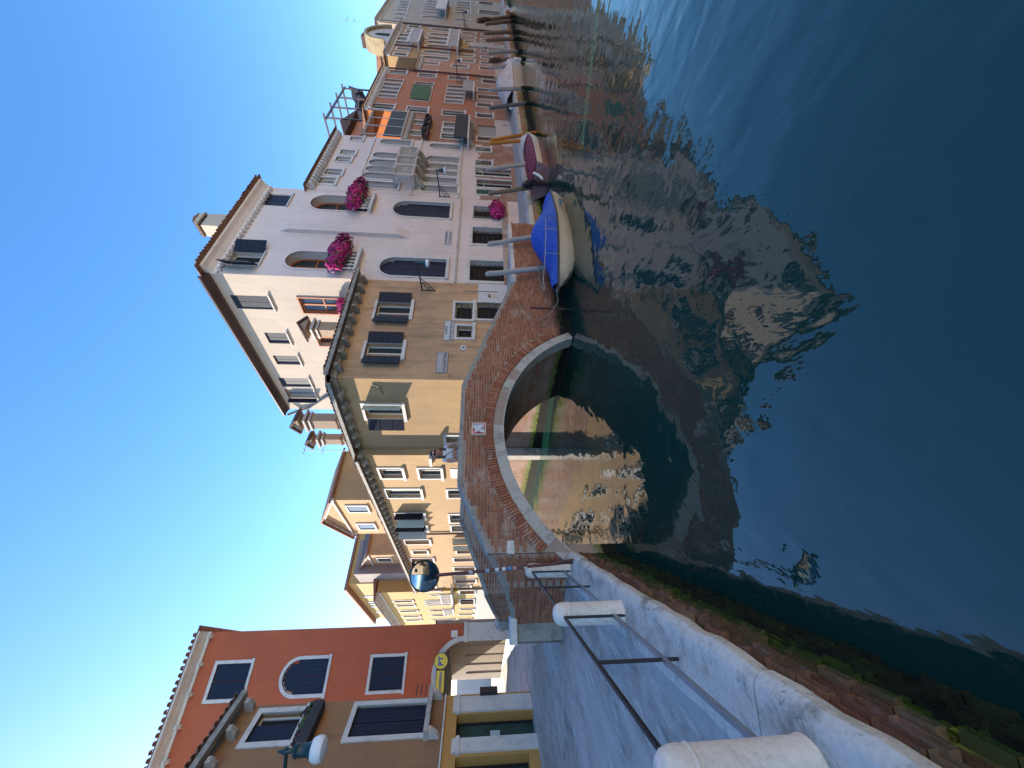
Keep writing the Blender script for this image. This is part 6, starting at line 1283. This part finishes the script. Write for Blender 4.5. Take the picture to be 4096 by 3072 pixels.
mb = MB(); mb.loft([[(.15 + .05*math.cos(q*math.pi/5), .0 + .03*math.sin(q*math.pi/5), z_) for q in range(10)] for z_ in (.56, .6, .68, .7)]); part(per, 'bag', mb, flat('green_bag', (.01, .1, .05), .5), True)
for sgn in (1, -1):                              # hands resting on the coping: palm, four fingers and a thumb
    h0 = Vector((sgn*.22, -.33, .715)); f_ = Vector((sgn*.25, -.96, -.1)).normalized(); sd = Vector((f_.y, -f_.x, 0)).normalized()*-sgn
    mb = MB(); mb.loft([[h0 + f_*d_ + sd*(w_*math.cos(q*math.pi/5)) + Vector((0, 0, .014*math.sin(q*math.pi/5))) for q in range(10)] for d_, w_ in ((-.02, .024), (.02, .036), (.06, .04), (.075, .036))])
    for k, l_ in enumerate((.05, .062, .066, .055)):
        b0 = h0 + f_*.072 + sd*(-.028 + .0187*k); mb.tube([b0, b0 + f_*l_*.5 + Vector((0, 0, .004)), b0 + f_*l_ + Vector((0, 0, -.012))], [.009, .0085, .006], 6)
    b0 = h0 + f_*.015 - sd*.03; mb.tube([b0, b0 + f_*.03 - sd*.02, b0 + f_*.058 - sd*.026 + Vector((0, 0, -.006))], [.011, .01, .007], 6)
    part(per, 'hand', mb, skin, True)

# ------------------------------------------------------------------ aerials and other small roof things
def aerial(p, h, label, arms):
    t = empty('tv_aerial', p, B.rz, label, 'aerial', 'roof aerials')
    mb = MB(); mb.cyl((0, 0, -.6), (0, 0, h), .016, n=6); part(t, 'mast', mb, M['galv'])
    for z_, l_ in arms:
        mb = MB(); mb.cyl((-l_*.2, 0, z_), (l_*.8, 0, z_), .012, n=6); bm2 = part(t, 'boom', mb, M['galv'])
        mb = MB()
        for k in range(5): x_ = -l_*.2 + l_*k/4; mb.cyl((x_, -.2, z_), (x_, .2, z_), .007, n=5)
        o = part(bm2, 'elements', mb, M['galv']); o['kind'] = 'stuff'
s0, z0 = T2.hit(ZE, 1060, 1050, 2.0); s1, z1 = T2.hit(ZE, 480, 1070, 2.0); aerial(T2.pt(s0, 2.0, z0), z1 - z0, 'thin television aerial left of the two lit chimneys', ((z1 - z0 - .05, .9), ((z1 - z0)*.45, .7)))
s0, z0 = Y4.hit(ZC, 330, 1075, 3.0); s1, z1 = Y4.hit(ZC, 150, 1075, 3.0); aerial(Y4.pt(s0, 3.0, z0), z1 - z0, 'thin television aerial above the yellow palace', ((z1 - z0 - .05, .9),))
s0, z0 = B.hit(ZF, 640, 330, 3.0); s1, z1 = B.hit(ZF, 60, 315, 3.0); aerial(B.pt(s0, 3.0, z0), z1 - z0, 'tall television aerial beside the dark chimney of the beige palace', ((z1 - z0 - 1.8, 1.4), ((z1 - z0)*.4, 1.2)))

# ------------------------------------------------------------------ the camera's own bank of the main canal: unseen sunlit houses, added to bounce light onto the shaded row
OP = Fac(L.pt(66, -14.5, 0)[:2], 180 + 50)
xx = 0.0
for wd, hh, c, lb in ((11, 12.5, (.6, .42, .2), 'ochre house across the canal behind the viewer, farthest along'), (9, 11.5, (.62, .28, .13), 'orange house across the canal behind the viewer'), (12, 13.5, (.68, .58, .44), 'cream house across the canal behind the viewer'), (10, 12.0, (.6, .25, .15), 'brick red house across the canal behind the viewer'), (11, 13.0, (.66, .5, .3), 'pale ochre house across the canal nearest the viewer'), (9, 12.0, (.68, .56, .42), 'cream corner house behind the viewer')):
    ww = [dict(r=(xx + 1.2 + 2.6*i, xx + 2.2 + 2.6*i, 2.2 + 3.3*j, 4.1 + 3.3*j), closed='green_sh' if i % 2 else None, mull=1, sur=.1) for i in range(int((wd - 2)/2.6) + 1) for j in range(3)]
    building(OP, 'unseen_canal_house', lb, 'house', xx, xx + wd, -.6, hh, plaster('far_render', c, tuple(q*.88 for q in c), streak=.2), ww, 8, roof_h=1.0)
    xx += wd + .05
